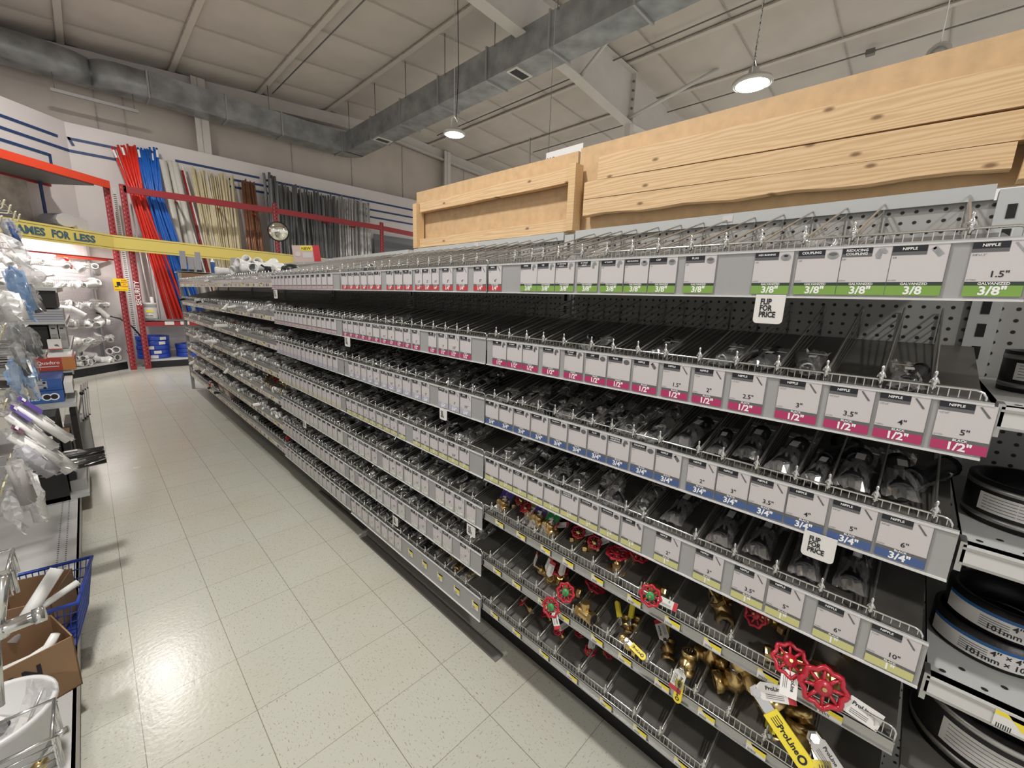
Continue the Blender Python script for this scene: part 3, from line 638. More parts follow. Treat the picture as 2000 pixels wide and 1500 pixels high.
def f_coup(m, r=.017, L=.035):
    b = MB(); b.lathe([(r*.7, 0), (r*1.1, 0), (r*1.12, .004), (r, .006), (r, L-.006), (r*1.12, L-.004), (r*1.1, L), (r*.7, L), (r*.7, 0)], m, Matrix.Rotation(pi/2, 4, 'Y'), 14); return b.mesh('coupling_fitting')
def f_cap(m, r=.017):
    b = MB(); b.lathe([(r*.75, 0), (r*1.1, 0), (r*1.1, .006), (r, .008), (r, .018), (r*.8, .024), (.0005, .026)], m, Matrix.Rotation(.6, 4, 'Y'), 14); return b.mesh('pipe_cap')
def f_bush(m, r=.013):
    b = MB(); hexprism(b, r*1.3, .014, .022, m, None); b.lathe([(r*.6, 0), (r, 0), (r, .014), (r*.6, .0221), (r*.6, 0)], m, None, 14); return b.mesh('hex_bushing')
FIT = {}
for m in ('iron', 'galv', 'pvc', 'brass'):
    sc = 1.0 if m != 'pvc' else 1.35
    FIT[m] = [f_elbow(m, .014*sc, .026*sc), f_tee(m, .014*sc, .026*sc), f_coup(m, .017*sc, .035*sc), f_cap(m, .017*sc), f_nipple(m, .06*sc, .012*sc), f_bush(m, .013*sc), f_nipple(m, .10*sc, .014*sc), f_nipple(m, .125*sc, .020*sc)]
FN = ['elbow_fitting', 'tee_fitting', 'coupling_fitting', 'pipe_cap', 'pipe_nipple', 'hex_bushing', 'pipe_nipple', 'pipe_nipple']
FW = ['elbow', 'tee', 'coupling', 'cap', 'nipple', 'bushing', 'long nipple', 'thick nipple']
def bagmesh(seed, L=.09, Wd=.06, T=.024, zip_=True, m='bag', crump=.006):
    rr = random.Random(seed); n, q = 11, 8; vs = []; fs = []
    for side in (1, -1):
        for i in range(n+1):
            for j in range(q+1):
                u = i/n; v = j/q; puff = (max(0, sin(pi*min(1, u*1.25)))**.6 if u < .8 else 0)*max(0, sin(pi*v))**.6
                e = 0 if j in (0, q) else 1
                vs.append((u*L+rr.uniform(-.3, .3)*crump, (v-.5)*Wd*(1-.18*sin(pi*u))+rr.uniform(-.3, .3)*crump, T*.5+side*(puff*T*.5)+rr.uniform(-1, 1)*crump*e*.6+(.012*max(0, u-.75)*4*rr.choice((1, 1.1)))))
    N1 = (n+1)*(q+1)
    for sd in (0, 1):
        for i in range(n):
            for j in range(q): a = sd*N1+i*(q+1)+j; fs.append((a, a+1, a+q+2, a+q+1))
    b = MB(); b.add(vs, fs, m, False)
    if zip_:
        b.tube([(L*.86, -Wd*.45, T*.5+.010), (L*.86, Wd*.45, T*.5+.012)], .0012, 'lip', 4)
    b.add([(L*.45, -Wd*.16, T+.002), (L*.62, -Wd*.16, T+.001), (L*.62, Wd*.1, T+.001), (L*.45, Wd*.1, T+.002)], [(0, 1, 2, 3)], 'label')
    return b.mesh('fitting_bag')
BG = [bagmesh(1), bagmesh(2, .10, .055, .03), bagmesh(3, .08, .065, .022, True, 'bag', .010), bagmesh(4, .11, .06, .03, False, 'bag', .012), bagmesh(5, .12, .05, .03, True, 'bag', .008), bagmesh(6, .17, .058, .046, True, 'bag', .008)]
PB = [place]  # noqa
dk = math.atan2(.08, .45)
cnt = {}
def putbag(s, k, i, y, t, fm, fi, bg, yaw_, up=0, big=1.0, tilt=0, what=None):
    x = .014+t; z = x*math.tan(dk)
    o = place('fitting_bag', BG[bg], None, (XF+x, y, W[k]-.032+z+.002+up), (0, -dk-tilt, yaw_), (big, min(big, 1.05), big))
    place(FN[fi], FIT[fm][fi], o, (.02, 0, .016 if fi < 7 else .023), (R.uniform(0, 3) if fi < 6 else 0, 0, R.uniform(-.3, .3) if fi < 7 else 0))
    c = {'iron': 'black iron', 'galv': 'galvanised', 'pvc': 'white plastic', 'brass': 'brass'}[fm]
    key = (s, k); cnt[key] = cnt.get(key, 0)+1
    tag(o, 'bagged %s %s, %s from left, %s shelf, %s' % (c, FW[fi], od(cnt[key]-1), ROWN[k], BAY[s]), 'bagged fitting', 'bagged pipe fittings')
nb = 0
for s in (0, 1, 2):
    for k in range(7):
        B = BINS[s, k]
        for i in range(len(B)-1):
            ym = (B[i]+B[i+1])/2; gap = B[i]-B[i+1]
            dens = {0: .12, 1: .30, 2: .95, 3: .95, 4: 1, 5: 1, 6: .95}[k]
            if s == 0 and k == 1: dens = .62 if i > 7 else .3
            if s == 0 and k >= 4: dens = 0
            if s == 2 and k == 1: dens = .35
            if R.random() > dens: continue
            fm = 'galv' if (k == 0 or (k > 2 and R.random() < .3)) else ('galv' if R.random() < .12 else 'iron')
            if s == 1 and k == 6 and ym < 1.5: fm = 'brass'
            big_ = s == 0 and k in (2, 3) and ym < .42
            if big_: fm = 'iron'
            fi = 7 if big_ else 6 if (s == 0 and k == 1 and ym < .5) else R.choice([0, 0, 1, 2, 3, 4, 5, 6])
            bg = 5 if fi == 7 else R.choice([4, 1]) if fi == 6 else R.randrange(4)
            putbag(s, k, i, ym+R.uniform(-.006, .006), R.uniform(0, .03), fm, fi, bg, R.uniform(-.12, .12) if fi >= 6 else R.uniform(-.6, .6), big=min(1.1, gap/.062*.95)); nb += 1
            if k >= 2 and (s == 0 or R.random() < .5) and not (big_ and R.random() < .5):
                putbag(s, k, i, ym+R.uniform(-.008, .008), .07+R.uniform(0, .1), fm, fi, R.randrange(5), R.uniform(-.6, .6), up=R.uniform(0, .012), big=min(1.1, gap/.062*.95), tilt=R.uniform(-.2, .1)); nb += 1
print('bags', nb, 'dividers', nd)
# loose second layer deeper in the bins
b = MB()
def mergemesh(b, me, T, mname):
    vs = [T @ v.co for v in me.vertices]; b.add(vs, [tuple(p.vertices) for p in me.polygons], mname, True)
rs = random.Random(11)
for s in (1, 2):
    for k in range(2, 7):
        for y in BINS[s, k][:-1]:
            for q in range(2):
                x = .08+rs.random()*.25; T = Matrix.Translation((XF+x, y-.04+rs.uniform(-.015, .015), W[k]-.032+x*.178+.022)) @ rotz(rs.random()*6) @ Matrix.Rotation(rs.random()*3, 4, 'X')
                mergemesh(b, FIT['iron'][rs.randrange(6)], T, rs.choice(['iron', 'iron', 'galv']))
o = b.build('pipe_fitting'); tag(o, 'heap of loose dark pipe fittings deeper in the bins', 'pipe fittings'); o['kind'] = 'stuff'
# white plastic fittings in the far bays
npv = 0; st = MB()
for k in range(7):
    y = 7.75; i = 0
    while y > 3.58:
        dark = (k == 1 and y > 5.5) or (k == 6)
        for layer in range(2):
            x = .02+rs.random()*.05+layer*.1; sc = rs.uniform(.65, 1.05)
            if k == 6 and rs.random() < .35: continue
            zz = W[k]-.036+x*.178+.018*sc; m = 'iron' if dark and rs.random() < .8 else ('brass' if (k in (4,) and y < 4.3 and rs.random() < .6) else 'pvc')
            if rs.random() < .03: m = 'redp'
            fi = rs.choice([0, 0, 1, 2, 3, 4, 6]); rt = (rs.random()*3, rs.random()*.8, rs.random()*6)
            if layer == 0 and npv < 299 and (i % 3 != 2 or y < 5.0):
                me = FIT[m if m in FIT else 'pvc'][fi]; o = place('plumbing_fitting', me, None, (XF+x, y, zz), rt, (sc, sc, sc)); npv += 1
                if m == 'redp': o.active_material = o.active_material
                tag(o, '%s %s, %s from the far end, %s shelf of the far bays' % ({'iron': 'black', 'brass': 'brass', 'pvc': 'white plastic', 'redp': 'white plastic'}[m], FW[fi], od(i), ROWN[k]), 'pipe fitting', 'plumbing fittings in the far bays')
            else:
                T = Matrix.Translation((XF+x, y, zz)) @ rotz(rt[2]) @ Matrix.Rotation(rt[0], 4, 'X') @ Matrix.Scale(sc, 4)
                mergemesh(st, FIT['pvc'][fi], T, m)
        y -= .062+rs.random()*.02; i += 1
o = st.build('pipe_fitting'); tag(o, 'jumble of white plastic pipe fittings filling the far bays', 'pipe fittings'); o['kind'] = 'stuff'
# ================================================================ boards standing on top of the gondola
def board(name, x0, x1, ya, yb, za0, za1, zb0, zb1, m, label, cat, group=None, par=None):
    """plank between y=ya (z za0..za1) and y=yb (z zb0..zb1)"""
    b = MB(); n = 14; vs = []; fs = []; cy = (ya+yb)/2; cz = (za0+za1+zb0+zb1)/4
    for i in range(n+1):
        t = i/n; y = ya+(yb-ya)*t; z0 = za0+(zb0-za0)*t+(.004*sin(i*1.7+za0*50) if 'rough' in name else .0008*sin(i)); z1 = za1+(zb1-za1)*t
        for x in (x0, x1):
            for z in (z0, z1): vs.append((x-x0, y-cy, z-cz))
    for i in range(n):
        a = 4*i
        for p, q in ((0, 1), (1, 3), (3, 2), (2, 0)): fs.append((a+p, a+q, a+4+q, a+4+p))
    fs += [(0, 2, 3, 1), (4*n, 4*n+1, 4*n+3, 4*n+2)]
    b.add(vs, fs, m); o = b.build('pine_plank' if m.startswith('wood') else 'mdf_sheet', par, (x0, cy, cz))
    if not par: tag(o, label, cat, group)
    return o
board('mdf', 1.512, 1.528, 2.35, 1.131, 1.812, 2.151, 1.812, 2.137, 'mdf', 'smaller tan MDF sheet standing on the second shelf bay', 'board')
board('mdf', 1.512, 1.528, 1.118, -1.3, 1.812, 2.144, 1.812, 2.132, 'mdf', 'larger tan MDF sheet standing on the nearest shelf bay', 'board')
board('p', 1.462, 1.500, .995, -1.3, 1.992, 2.078, 1.934, 2.020, 'wood', 'topmost pine plank in front of the larger MDF sheet', 'plank')
board('p', 1.462, 1.500, 1.055, -1.3, 1.928, 1.993, 1.861, 1.921, 'wood', 'middle pine plank in front of the larger MDF sheet', 'plank')
board('rough', 1.462, 1.500, 1.055, -.085, 1.868, 1.926, 1.843, 1.894, 'wood', 'lowest rough pine plank with a dark ragged lower edge, larger MDF sheet', 'plank')
board('p', 1.466, 1.500, 2.245, 1.128, 2.016, 2.067, 2.007, 2.067, 'wood', 'upper narrow pine plank across the smaller MDF sheet', 'plank')
board('p', 1.466, 1.500, 2.25, 1.128, 1.815, 1.864, 1.813, 1.862, 'wood', 'lower knotty pine plank along the foot of the smaller MDF sheet', 'plank')
def post(y, z0, z1, label, wy=.036, lean=0):
    b = MB(); b.add([(x, yy+lean*t, z) for t, z in ((0, 0), (1, z1-z0)) for x in (0, .052) for yy in (-wy/2, wy/2)], [(0, 1, 3, 2), (4, 6, 7, 5), (0, 4, 5, 1), (2, 3, 7, 6), (0, 2, 6, 4), (1, 5, 7, 3)], 'wood2')
    tag(b.build('pine_post', loc=(1.446-.0, y, z0)), label, 'post')
post(1.108, 1.812, 2.070, 'upright pine post between the two MDF sheets', .034)
post(2.272, 1.812, 2.066, 'upright pine post at the far end of the smaller MDF sheet', .04)
post(-.115, 1.812, 2.03, 'upright pine post at the right edge over the slotted upright', .034, -.012)
# nail heads and a chain box
# sign and chrome dome behind the boards
b = MB(); b.box(0, .004, -.30, 0, -.16, 0, 'white'); b.text('Wh', (-.001, -.05, -.055), (0, -1, 0), (0, 0, 1), .05, 'ink', .03)
b.tube([(0, -.02, 0), (0, -.02, 3.28)], .002, 'rod', 4)
tag(b.build('hanging_sign', loc=(2.30, 1.99, 2.50)), 'white hanging sign starting Wh, peeking over the MDF sheet', 'sign')
b = MB(); b.lathe([(.1, -.08), (.10, 0), (.085, .05), (.05, .085), (.0005, .1)], 'chrome', None, 20); b.tube([(0, 0, .09), (0, 0, 1.9)], .006, 'chain', 6)
tag(b.build('lamp_dome', loc=(6.10, .31, 4.0)), 'chrome domed lamp top showing just above the larger MDF sheet', 'lamp')
# conduits along purlins, with junction boxes
for x, y0, y1 in ((9.8, -5, 9), (7.45, -5, 10.5), (3.42, 4, 11)):
    b = MB(); b.tube([(0, y0, 0), (0, y1, 0)], .012, 'rod', 6)
    b.box(-.05, .05, 1.3, 1.42, -.05, .03, 'rod')
    tag(b.build('conduit', loc=(x, 0, zc(x)-.13)), 'thin grey electrical conduit running along the ceiling%s' % {9.8: ' behind the boards', 7.45: ' right of the rafter knee', 3.42: ' at the left'}[x], 'conduit')

# ================================================================ right-hand bay: rubber couplings
for k, z, lab in ((1, 1.380, 'upper'), (2, 1.139, 'middle'), (3, .874, 'lower')):
    t = empty('shelf', (XF, -.112, z)); L = 1.18
    b = MB(); b.box(.0, .44, -L, 0, -.012, 0, 'perf'); b.box(.018, .44, -L, 0, .0, .0006, 'greyl')
    for r0 in (.03, .062):
        for q in range(22): b.lathe([(.0048, .0012), (.0005, .0012)], 'dark', Matrix.Translation((r0, -.02-q*.052-(.026 if r0 > .05 else 0), 0)), 8)
    b.box(.0, .44, -L, 0, -.012, .0, 'greyl'); b.build('deck', t)
    b = MB(); b.box(-.004, .0, -L, 0, -.036, .0, 'deckw'); b.box(-.006, -.004, -L, 0, -.036, -.032, 'alu'); b.box(-.006, -.004, -L, 0, -.008, -.004, 'alu'); b.build('price_rail', t)
    b = MB(); b.box(-.004, .03, -.004, .004, -.05, .004, 'alu'); b.build('end_bracket', t)
    tag(t, '%s flat light grey shelf at the right edge holding black rubber couplings' % lab, 'shelf')
ptag(-.205, 2, 1.137, 'yellow and white price tag on the middle right shelf under a coupling', None, wdt=.075, price='10.99', x=.9945, h=.034)
ptag(-.195, 3, .872, 'yellow and white price tag on the lower right shelf', None, wdt=.068, price='11.99', x=.9945, h=.034)
ptag(-.148, 1, 1.378, 'yellow and white price tag on the upper right shelf', None, wdt=.06, price='9.99', x=.9945, h=.034)
def coupling(loc, r, h, label, lab='w', txt=None, a0=2.6, a1=4.6, band=True):
    t = empty('rubber_coupling', loc); tag(t, label, 'pipe coupling')
    MB().lathe([(r*.86, 0), (r, 0), (r, h*.3), (r*1.0, h), (r*.86, h), (r*.86, 0)], 'rubber', n=64).build('rubber_sleeve', t)
    if band:
        for z in (h*.10, h*.80):
            b = MB(); b.lathe([(r*1.002, z), (r*1.008, z+.001), (r*1.008, z+h*.11), (r*1.002, z+h*.11)], 'alu', n=64); b.build('steel_clamp', t)
    n = 24; z0, z1 = (h*.30, h*.72) if band else (h*.12, h*.80); vs = []
    for i in range(n+1):
        a = a0+(a1-a0)*i/n; vs += [(r*1.012*cos(a), r*1.012*sin(a), z0), (r*1.012*cos(a), r*1.012*sin(a), z1)]
    b = MB(); b.add(vs, [(2*i, 2*i+2, 2*i+3, 2*i+1) for i in range(n)], 'label', True)
    if not band:
        vs2 = [(x*1.002, y*1.002, (z1 if j % 2 else z1-(z1-z0)*.17)) for j, (x, y, z) in enumerate(vs)]
        b.add(vs2, [(2*i, 2*i+2, 2*i+3, 2*i+1) for i in range(n)], 'labelb', True)
    def curved(s, ac, zc_, size, m='ink', bold=.02):
        g_, f2 = textgeo(s, bold, 'CENTER'); b.add([(r*1.016*cos(ac+u*size/r), r*1.016*sin(ac+u*size/r), zc_+v*size) for u, v in g_], f2, m)
    if txt:
        hh = z1-z0
        for ac in txt[1]:
            curved(txt[0][0], ac, z0+hh*.62, hh*.40); curved(txt[0][1], ac, z0+hh*.24, hh*.40)
            for q in range(5):
                zq = z0+hh*(.15+.12*q); vs3 = []
                for i in range(5):
                    a = ac-.75+.45*i/4; vs3 += [(r*1.015*cos(a), r*1.015*sin(a), zq), (r*1.015*cos(a), r*1.015*sin(a), zq+hh*.04)]
                b.add(vs3, [(2*i, 2*i+2, 2*i+3, 2*i+1) for i in range(4)], 'inkg')
    else:
        for q in range(5):
            zq = z0+(z1-z0)*(.15+.17*q); vs3 = []
            for i in range(9):
                a = a0+.08+(a1-a0)*.6*i/8; vs3 += [(r*1.015*cos(a), r*1.015*sin(a), zq), (r*1.015*cos(a), r*1.015*sin(a), zq+.0012)]
            b.add(vs3, [(2*i, 2*i+2, 2*i+3, 2*i+1) for i in range(8)], 'inkg')
    b.build('paper_label', t)
    return t
coupling((1.19, -.20, 1.141), .085, .080, 'black rubber coupling with two steel clamps and white label, middle right shelf', a0=2.2, a1=4.4)
coupling((1.19, -.20, .876), .085, .055, 'black rubber coupling reading four by four, lower one of the stack', txt=(('4″ × 4″', '101mm × 101mm'), (3.30, 5.2)), band=False, a0=1.9, a1=4.3)
coupling((1.20, -.213, .932), .085, .055, 'black rubber coupling reading four by four, upper one of the stack', txt=(('4″ × 4″', '101mm × 101mm'), (3.36, 5.2)), band=False, a0=1.9, a1=4.3)
coupling((1.20, -.245, .648), .125, .12, 'large black rubber coupling with red and white label below the lower shelf', a0=2.4, a1=4.2)
coupling((1.25, -.20, 1.382), .075, .075, 'black rubber coupling with white barcode label on the upper right shelf', a0=2.2, a1=4.3)
struct(MB().box(.02, .44, -1.18, 0, -.02, 0, 'deck').build('trim_60', loc=(XF, -.112, .648)))

# ================================================================ valves on the lower near shelves
def basis(c, d, up=(0, 0, 1)):
    d = Vector(d).normalized(); u = Vector(up); u = (u-d*u.dot(d)).normalized(); r = u.cross(d)
    return Matrix((r, u, d)).transposed().to_4x4()   # local z = d
def root(name, c, d, up=(0, 0, 1)):
    o = bpy.data.objects.new(name, None); C.objects.link(o); m = basis(c, d, up); m.translation = Vector(c); o.matrix_world = m; return o
def wheel(t, r, disc='green'):
    b = MB(); n = 32; pts = [((r*(1+.10*cos(8*a)))*cos(a), (r*(1+.10*cos(8*a)))*sin(a), 0) for a in [2*pi*i/n for i in range(n+1)]]
    b.tube(pts, r*.15, 'redpaint', 6, False)
    for q in range(8): a = q*pi/4; b.tube([(r*.2*cos(a), r*.2*sin(a), -.002), (r*.98*cos(a), r*.98*sin(a), 0)], [r*.12, r*.09], 'redpaint', 6)
    for q in range(8): a = q*pi/4; b.lathe([(.0005, r*.16), (r*.13, r*.10), (r*.17, 0), (r*.13, -r*.1), (.0005, -r*.16)], 'redpaint', Matrix.Translation((r*1.05*cos(a), r*1.05*sin(a), 0)), 8)
    h = b.build('handwheel', t)
    MB().lathe([(.0005, .005), (r*.40, .004), (r*.44, .001), (r*.42, -.004)], disc, n=20).build('hub_disc', t)
    MB().lathe([(.0005, .010), (r*.12, .010), (r*.15, .004)], 'brass', n=6, smooth=False).build('stem_nut', t)
def vbody(t, s, z0=-.03):
    b = MB(); I = Matrix.Identity(4)
    b.lathe([(.0005, z0+.03), (.004*s, z0+.03), (.004*s, z0), (.011*s, z0-.002), (.012*s, z0-.012), (.015*s, z0-.014), (.015*s, z0-.024), (.018*s, z0-.030), (.02*s, z0-.045), (.012*s, z0-.06), (.0005, z0-.062)], 'brass', None, 14)
    hexprism(b, .016*s, z0-.014, z0-.004, 'brass', None)
    for sg in (1, -1):
        T = Matrix.Translation((0, 0, z0-.044)) @ Matrix.Rotation(sg*pi/2, 4, 'Y')
        b.lathe([(.013*s, 0), (.013*s, .02*s)], 'brass', T, 14); b.lathe([(.011*s, .034*s), (.017*s, .034*s), (.0185*s, .03*s), (.0185*s, .02*s), (.012*s, .018*s)], 'brass', T, 8, False); b.lathe([(.011*s, .034*s), (.011*s, .01*s)], 'dark', T, 12)
    b.build('valve_body', t)
def hangtag(t, o, d, up, L, wd, red='end', brand=True, name='paper_tag'):
    """white tag: starts at o, runs along d"""
    d = Vector(d).normalized(); n = Vector(up).normalized(); s = d.cross(n).normalized(); o = Vector(o); b = MB()
    def P(a, c, e=0): return o+d*a+s*c+n*e
    b.add([P(0, -wd*.25), P(L*.12, -wd*.5), P(L, -wd*.5), P(L, wd*.5), P(L*.12, wd*.5), P(0, wd*.25)], [(0, 1, 2, 3, 4, 5)], 'label')
    b.add([P(0, -wd*.25, -.0006), P(L*.12, -wd*.5, -.0006), P(L, -wd*.5, -.0006), P(L, wd*.5, -.0006), P(L*.12, wd*.5, -.0006), P(0, wd*.25, -.0006)], [(5, 4, 3, 2, 1, 0)], 'label')
    if red: b.add([P(L*.80, -wd*.5, .0005), P(L, -wd*.5, .0005), P(L, wd*.5, .0005), P(L*.80, wd*.5, .0005)], [(0, 1, 2, 3)], 'bred')
    if brand: b.text('ProLine', P(L*.46, -wd*.2, .0006), d, -s, wd*.30, 'ink', .03)
    for q in range(3): b.add([P(L*.22, wd*(.12+.1*q), .0005), P(L*.70, wd*(.12+.1*q), .0005), P(L*.70, wd*(.15+.1*q), .0005), P(L*.22, wd*(.15+.1*q), .0005)], [(0, 1, 2, 3)], 'inkg')
    return b.build(name, t)
def gate(c, d, r, label, s=1.0, disc='green', tg=None, up=(0, 0, 1)):
    t = root('gate_valve', c, d, up); tag(t, label, 'valve'); wheel(t, r, disc); vbody(t, s)
    if tg: hangtag(t, *tg)
    return t
gate((.985, .405, .742), (-1, -.25, .35), .026, 'gate valve with green-centred red handwheel hanging over the fifth shelf fence', .9, tg=((.02, 0, .001), (.8, -.1, .0), (0, 0, 1), .05, .022, 'end', False))
gate((.985, .738, .502), (-1, -.1, .35), .029, 'gate valve with red handwheel hanging lowest over the sixth shelf fence', .95, tg=((.015, -.01, .002), (.5, -.8, 0), (0, 0, 1), .05, .024))
gate((1.01, .70, .568), (-1, -.25, .55), .028, 'gate valve with red handwheel just above the lowest one, sixth shelf', .95)
gate((.995, .085, .762), (-.8, -.3, .7), .031, 'gate valve with red handwheel, left one of the large pair', 1.1, 'redpaint', tg=((0, -.02, .002), (-.1, -1, 0), (0, 0, 1), .05, .032, '', True))
gate((.985, .022, .748), (-1, -.35, .35), .038, 'gate valve with the largest red handwheel at the right end of the fifth shelf', 1.3, 'redpaint', tg=((.035, -.01, .0), (1, -.35, 0), (0, 0, 1), .065, .036, '', True))
gate((1.06, .172, .785), (-.7, .4, .4), .026, 'gate valve with red handwheel standing on edge mid fifth shelf', 1.0, 'redpaint')
gate((1.05, .548, .772), (-.1, 0, 1), .03, 'gate valve lying with its red handwheel flat on the fifth shelf', .9, 'redpaint', tg=((0, -.01, .004), (-.4, -.9, -.3), (.3, 0, 1), .07, .024, 'end', False), up=(-1, 0, 0))
gate((1.10, .50, .775), (-.4, -.5, .8), .028, 'gate valve with red handwheel behind the flat-lying one', .9, 'redpaint')
gate((1.09, .79, .575), (-.2, -.2, 1), .032, 'gate valve with red handwheel lying behind the shiny brass valve', .9, 'redpaint', up=(-1, 0, 0))
gate((1.13, .66, .56), (0, -.4, 1), .033, 'gate valve with red handwheel deep behind the big brass check valve', .9, 'redpaint', up=(-1, 0, 0))
gate((1.14, .04, .80), (-.5, .3, .8), .035, 'gate valve with dark red handwheel behind the largest handwheel', 1.3, 'redpaint')
gate((1.12, .215, .79), (-.3, -.6, .6), .03, 'brass gate valve with handwheel turned away, middle of the fifth shelf', 1.2, 'redpaint')
gate((1.09, .29, .775), (-.2, .5, .8), .001, 'brass valve body with a large paper loop tag on the fifth shelf', 1.25, 'brass', tg=((0, .02, .01), (-.6, .8, .3), (.5, 0, 1), .07, .03, '', False))
for i, (x, y, z) in enumerate(((1.05, .93, .715), (1.07, .86, .715), (1.05, .80, .71), (1.06, .70, .715), (1.05, .63, .715), (1.08, .98, .715))):
    t = root('gate_valve', (x, y, z+.055), (-.5, .3-.2*i, .8), (0, 0, 1)); vbody(t, .85); wheel(t, .020, 'brass'); hangtag(t, (.012, 0, -.01), (.9, .3, .2), (0, 0, 1), .045, .02, 'end', False)
    tag(t, 'small brass valve with tag, %s of the cluster at the left of the fifth shelf' % od(i), 'valve', 'small valves on the fifth shelf')
# coloured bags among the small valves
for (x, y, z, m, lab) in ((1.05, 1.04, .735, 'pkg', 'purple and clear bagged valve at the left end of the fifth shelf'), (1.05, .86, .745, 'pkg', 'purple topped bagged brass valve on the fifth shelf'), (1.04, .80, .745, 'green', 'green and blue topped bagged brass valve on the fifth shelf'), (1.06, .90, .74, 'yellow', 'yellow-labelled bagged brass valve on the fifth shelf')):
    o = place('valve_bag', bagmesh(int(y*100), .10, .06, .035, False, 'bag', .012), None, (x-.02, y, z-.03), (0, -.7, .2)); place('tee_fitting', FIT['brass'][1], o, (.03, 0, .02), (1, 0, 1))
    b = MB(); b.add([(.055, -.024, .024), (.10, -.026, .022), (.10, .024, .022), (.055, .024, .026)], [(0, 1, 2, 3)], m); b.build('header_card', o); tag(o, lab, 'bagged valve')
# brass tee / check valve at the fence
t = root('check_valve', (1.01, .617, .536), (-.15, -.9, .1), (0, 0, 1)); b = MB()
for z0 in (-.034, .02): b.lathe([(.0005, z0), (.021, z0), (.021, z0+.014), (.013, z0+.014)], 'brass', None, 6, False)
b.lathe([(.016, -.03), (.018, -.012), (.018, .012), (.016, .03)], 'brass', None, 16); T = Matrix.Rotation(-pi/2, 4, 'X') @ Matrix.Translation((0, 0, .012))
b.lathe([(.013, 0), (.013, .018), (.0165, .018), (.0165, .03), (.012, .031), (.0005, .031)], 'brass', T, 8, False); b.lathe([(.015, .0342), (.0005, .0345)], 'dark', None, 16)
b.build('valve_body', t); tag(t, 'big plain brass check valve with hexagonal ends on the sixth shelf', 'valve')
for i, (x, y, z) in enumerate(((1.04, .87, .54), (1.05, .82, .54), (1.04, .80, .53), (1.06, .76, .545))):
    t = root('gate_valve', (x, y, z+.03), (-.6, .4-.3*i, .6), (0, 0, 1)); vbody(t, .95); hangtag(t, (.0, 0, .0), (.2, .9, .5), (0, -.3, 1), .055, .022, 'end', False)
    tag(t, 'shiny brass valve with white tag, %s of the cluster left of the check valve' % od(i), 'valve', 'brass valves left of the check valve')
# ball valves with yellow levers
def ballvalve(c, d, up, s, L, label, tg=None, txt=True):
    """lever runs along local +x from the chrome nut at the origin; body below (-z)"""
    t = root('ball_valve', c, up, d); tag(t, label, 'valve')   # local z = up normal, local y = lever direction
    wv = .011*s; b = MB(); n = 8
    b.box(-wv*.7, wv*.7, 0, L*.30, -.001, .0015, 'chrome'); b.build('lever', t)
    pts = [(-wv, L*.28), (wv, L*.28), (wv*1.05, L*.9)]+[(wv*1.05*cos(a), L*.93+wv*1.05*sin(a)) for a in [pi*i/n for i in range(n+1)]]+[(-wv*1.05, L*.9)]
    b = MB(); m = len(pts); b.add([(x, y, .004) for x, y in pts]+[(x, y, -.003) for x, y in pts], [tuple(range(m)), tuple(range(2*m-1, m-1, -1))]+[(i, i+m, (i+1) % m+m, (i+1) % m) for i in range(m)], 'tagy')
    if txt:
        b.text('ProLine', (0, L*.64, .0046), (0, 1, 0), (-1, 0, 0), wv*1.05, 'ink', .03)
        for q in range(4): b.add([(-wv*.6+q*wv*.3, L*.34, .0046), (-wv*.5+q*wv*.3, L*.34, .0046), (-wv*.5+q*wv*.3, L*.46, .0046), (-wv*.6+q*wv*.3, L*.46, .0046)], [(0, 1, 2, 3)], 'ink')
        b.lathe([(wv*.55, .0046), (wv*.3, .0047)], 'ink', Matrix.Translation((0, L*.90, 0)), 14)
    b.build('lever_grip', t)
    MB().lathe([(.0005, .007), (wv*.55, .007), (wv*.6, .002), (wv*.9, .0015), (wv*.9, -.002)], 'chrome', n=6, smooth=False).build('lever_nut', t)
    b = MB(); b.lathe([(wv*.6, -.002), (wv*.6, -.02*s), (wv*1.4, -.024*s), (.02*s, -.034*s), (.022*s, -.045*s), (.018*s, -.06*s), (.0005, -.066*s)], 'brass', None, 16)
    for sg in (1, -1):
        T = Matrix.Translation((0, 0, -.046*s)) @ Matrix.Rotation(sg*pi/2, 4, 'X')
        b.lathe([(.016*s, 0), (.016*s, .022*s), (.021*s, .024*s), (.021*s, .038*s), (.016*s, .039*s), (.0155*s, .02*s)], 'brass', T, 20); b.lathe([(.0158*s, .036*s), (.0158*s, .012*s), (.0005, .011*s)], 'dark', T, 14)
    b.build('valve_body', t)
    if tg: hangtag(t, *tg)
    return t
ballvalve((.985, .133, .648), (-.12, -.80, -.62), (-.9, -.15, .4), 1.5, .145, 'ball valve with the longest yellow lever hanging over the sixth shelf fence', tg=((-.004, -.004, .006), (-.75, .45, .0), (0, 0, 1), .075, .036))
ballvalve((1.00, .305, .566), (-.25, -.02, -1), (-1, 0, .1), .9, .09, 'ball valve with yellow lever pointing straight down at the sixth shelf', tg=((0, .0, .004), (.15, .98, 0), (0, 0, 1), .065, .032))
ballvalve((.992, .462, .556), (-.1, -.95, -.22), (-.6, 0, .8), .8, .062, 'ball valve with short yellow lever lying along the sixth shelf fence', tg=None)
ballvalve((1.07, .20, .60), (.3, -.6, .5), (-.4, 0, 1), 1.3, .09, 'ball valve with upturned yellow lever behind the longest one', txt=False)
ballvalve((1.10, .27, .60), (.1, -1, .15), (-.3, 0, 1), 1.1, .09, 'ball valve with yellow lever lying flat behind the others', txt=True)
ballvalve((1.13, .17, .59), (.5, .7, .1), (-.3, 0, 1), 1.4, .10, 'ball valve with yellow lever pointing into the sixth shelf', txt=False)
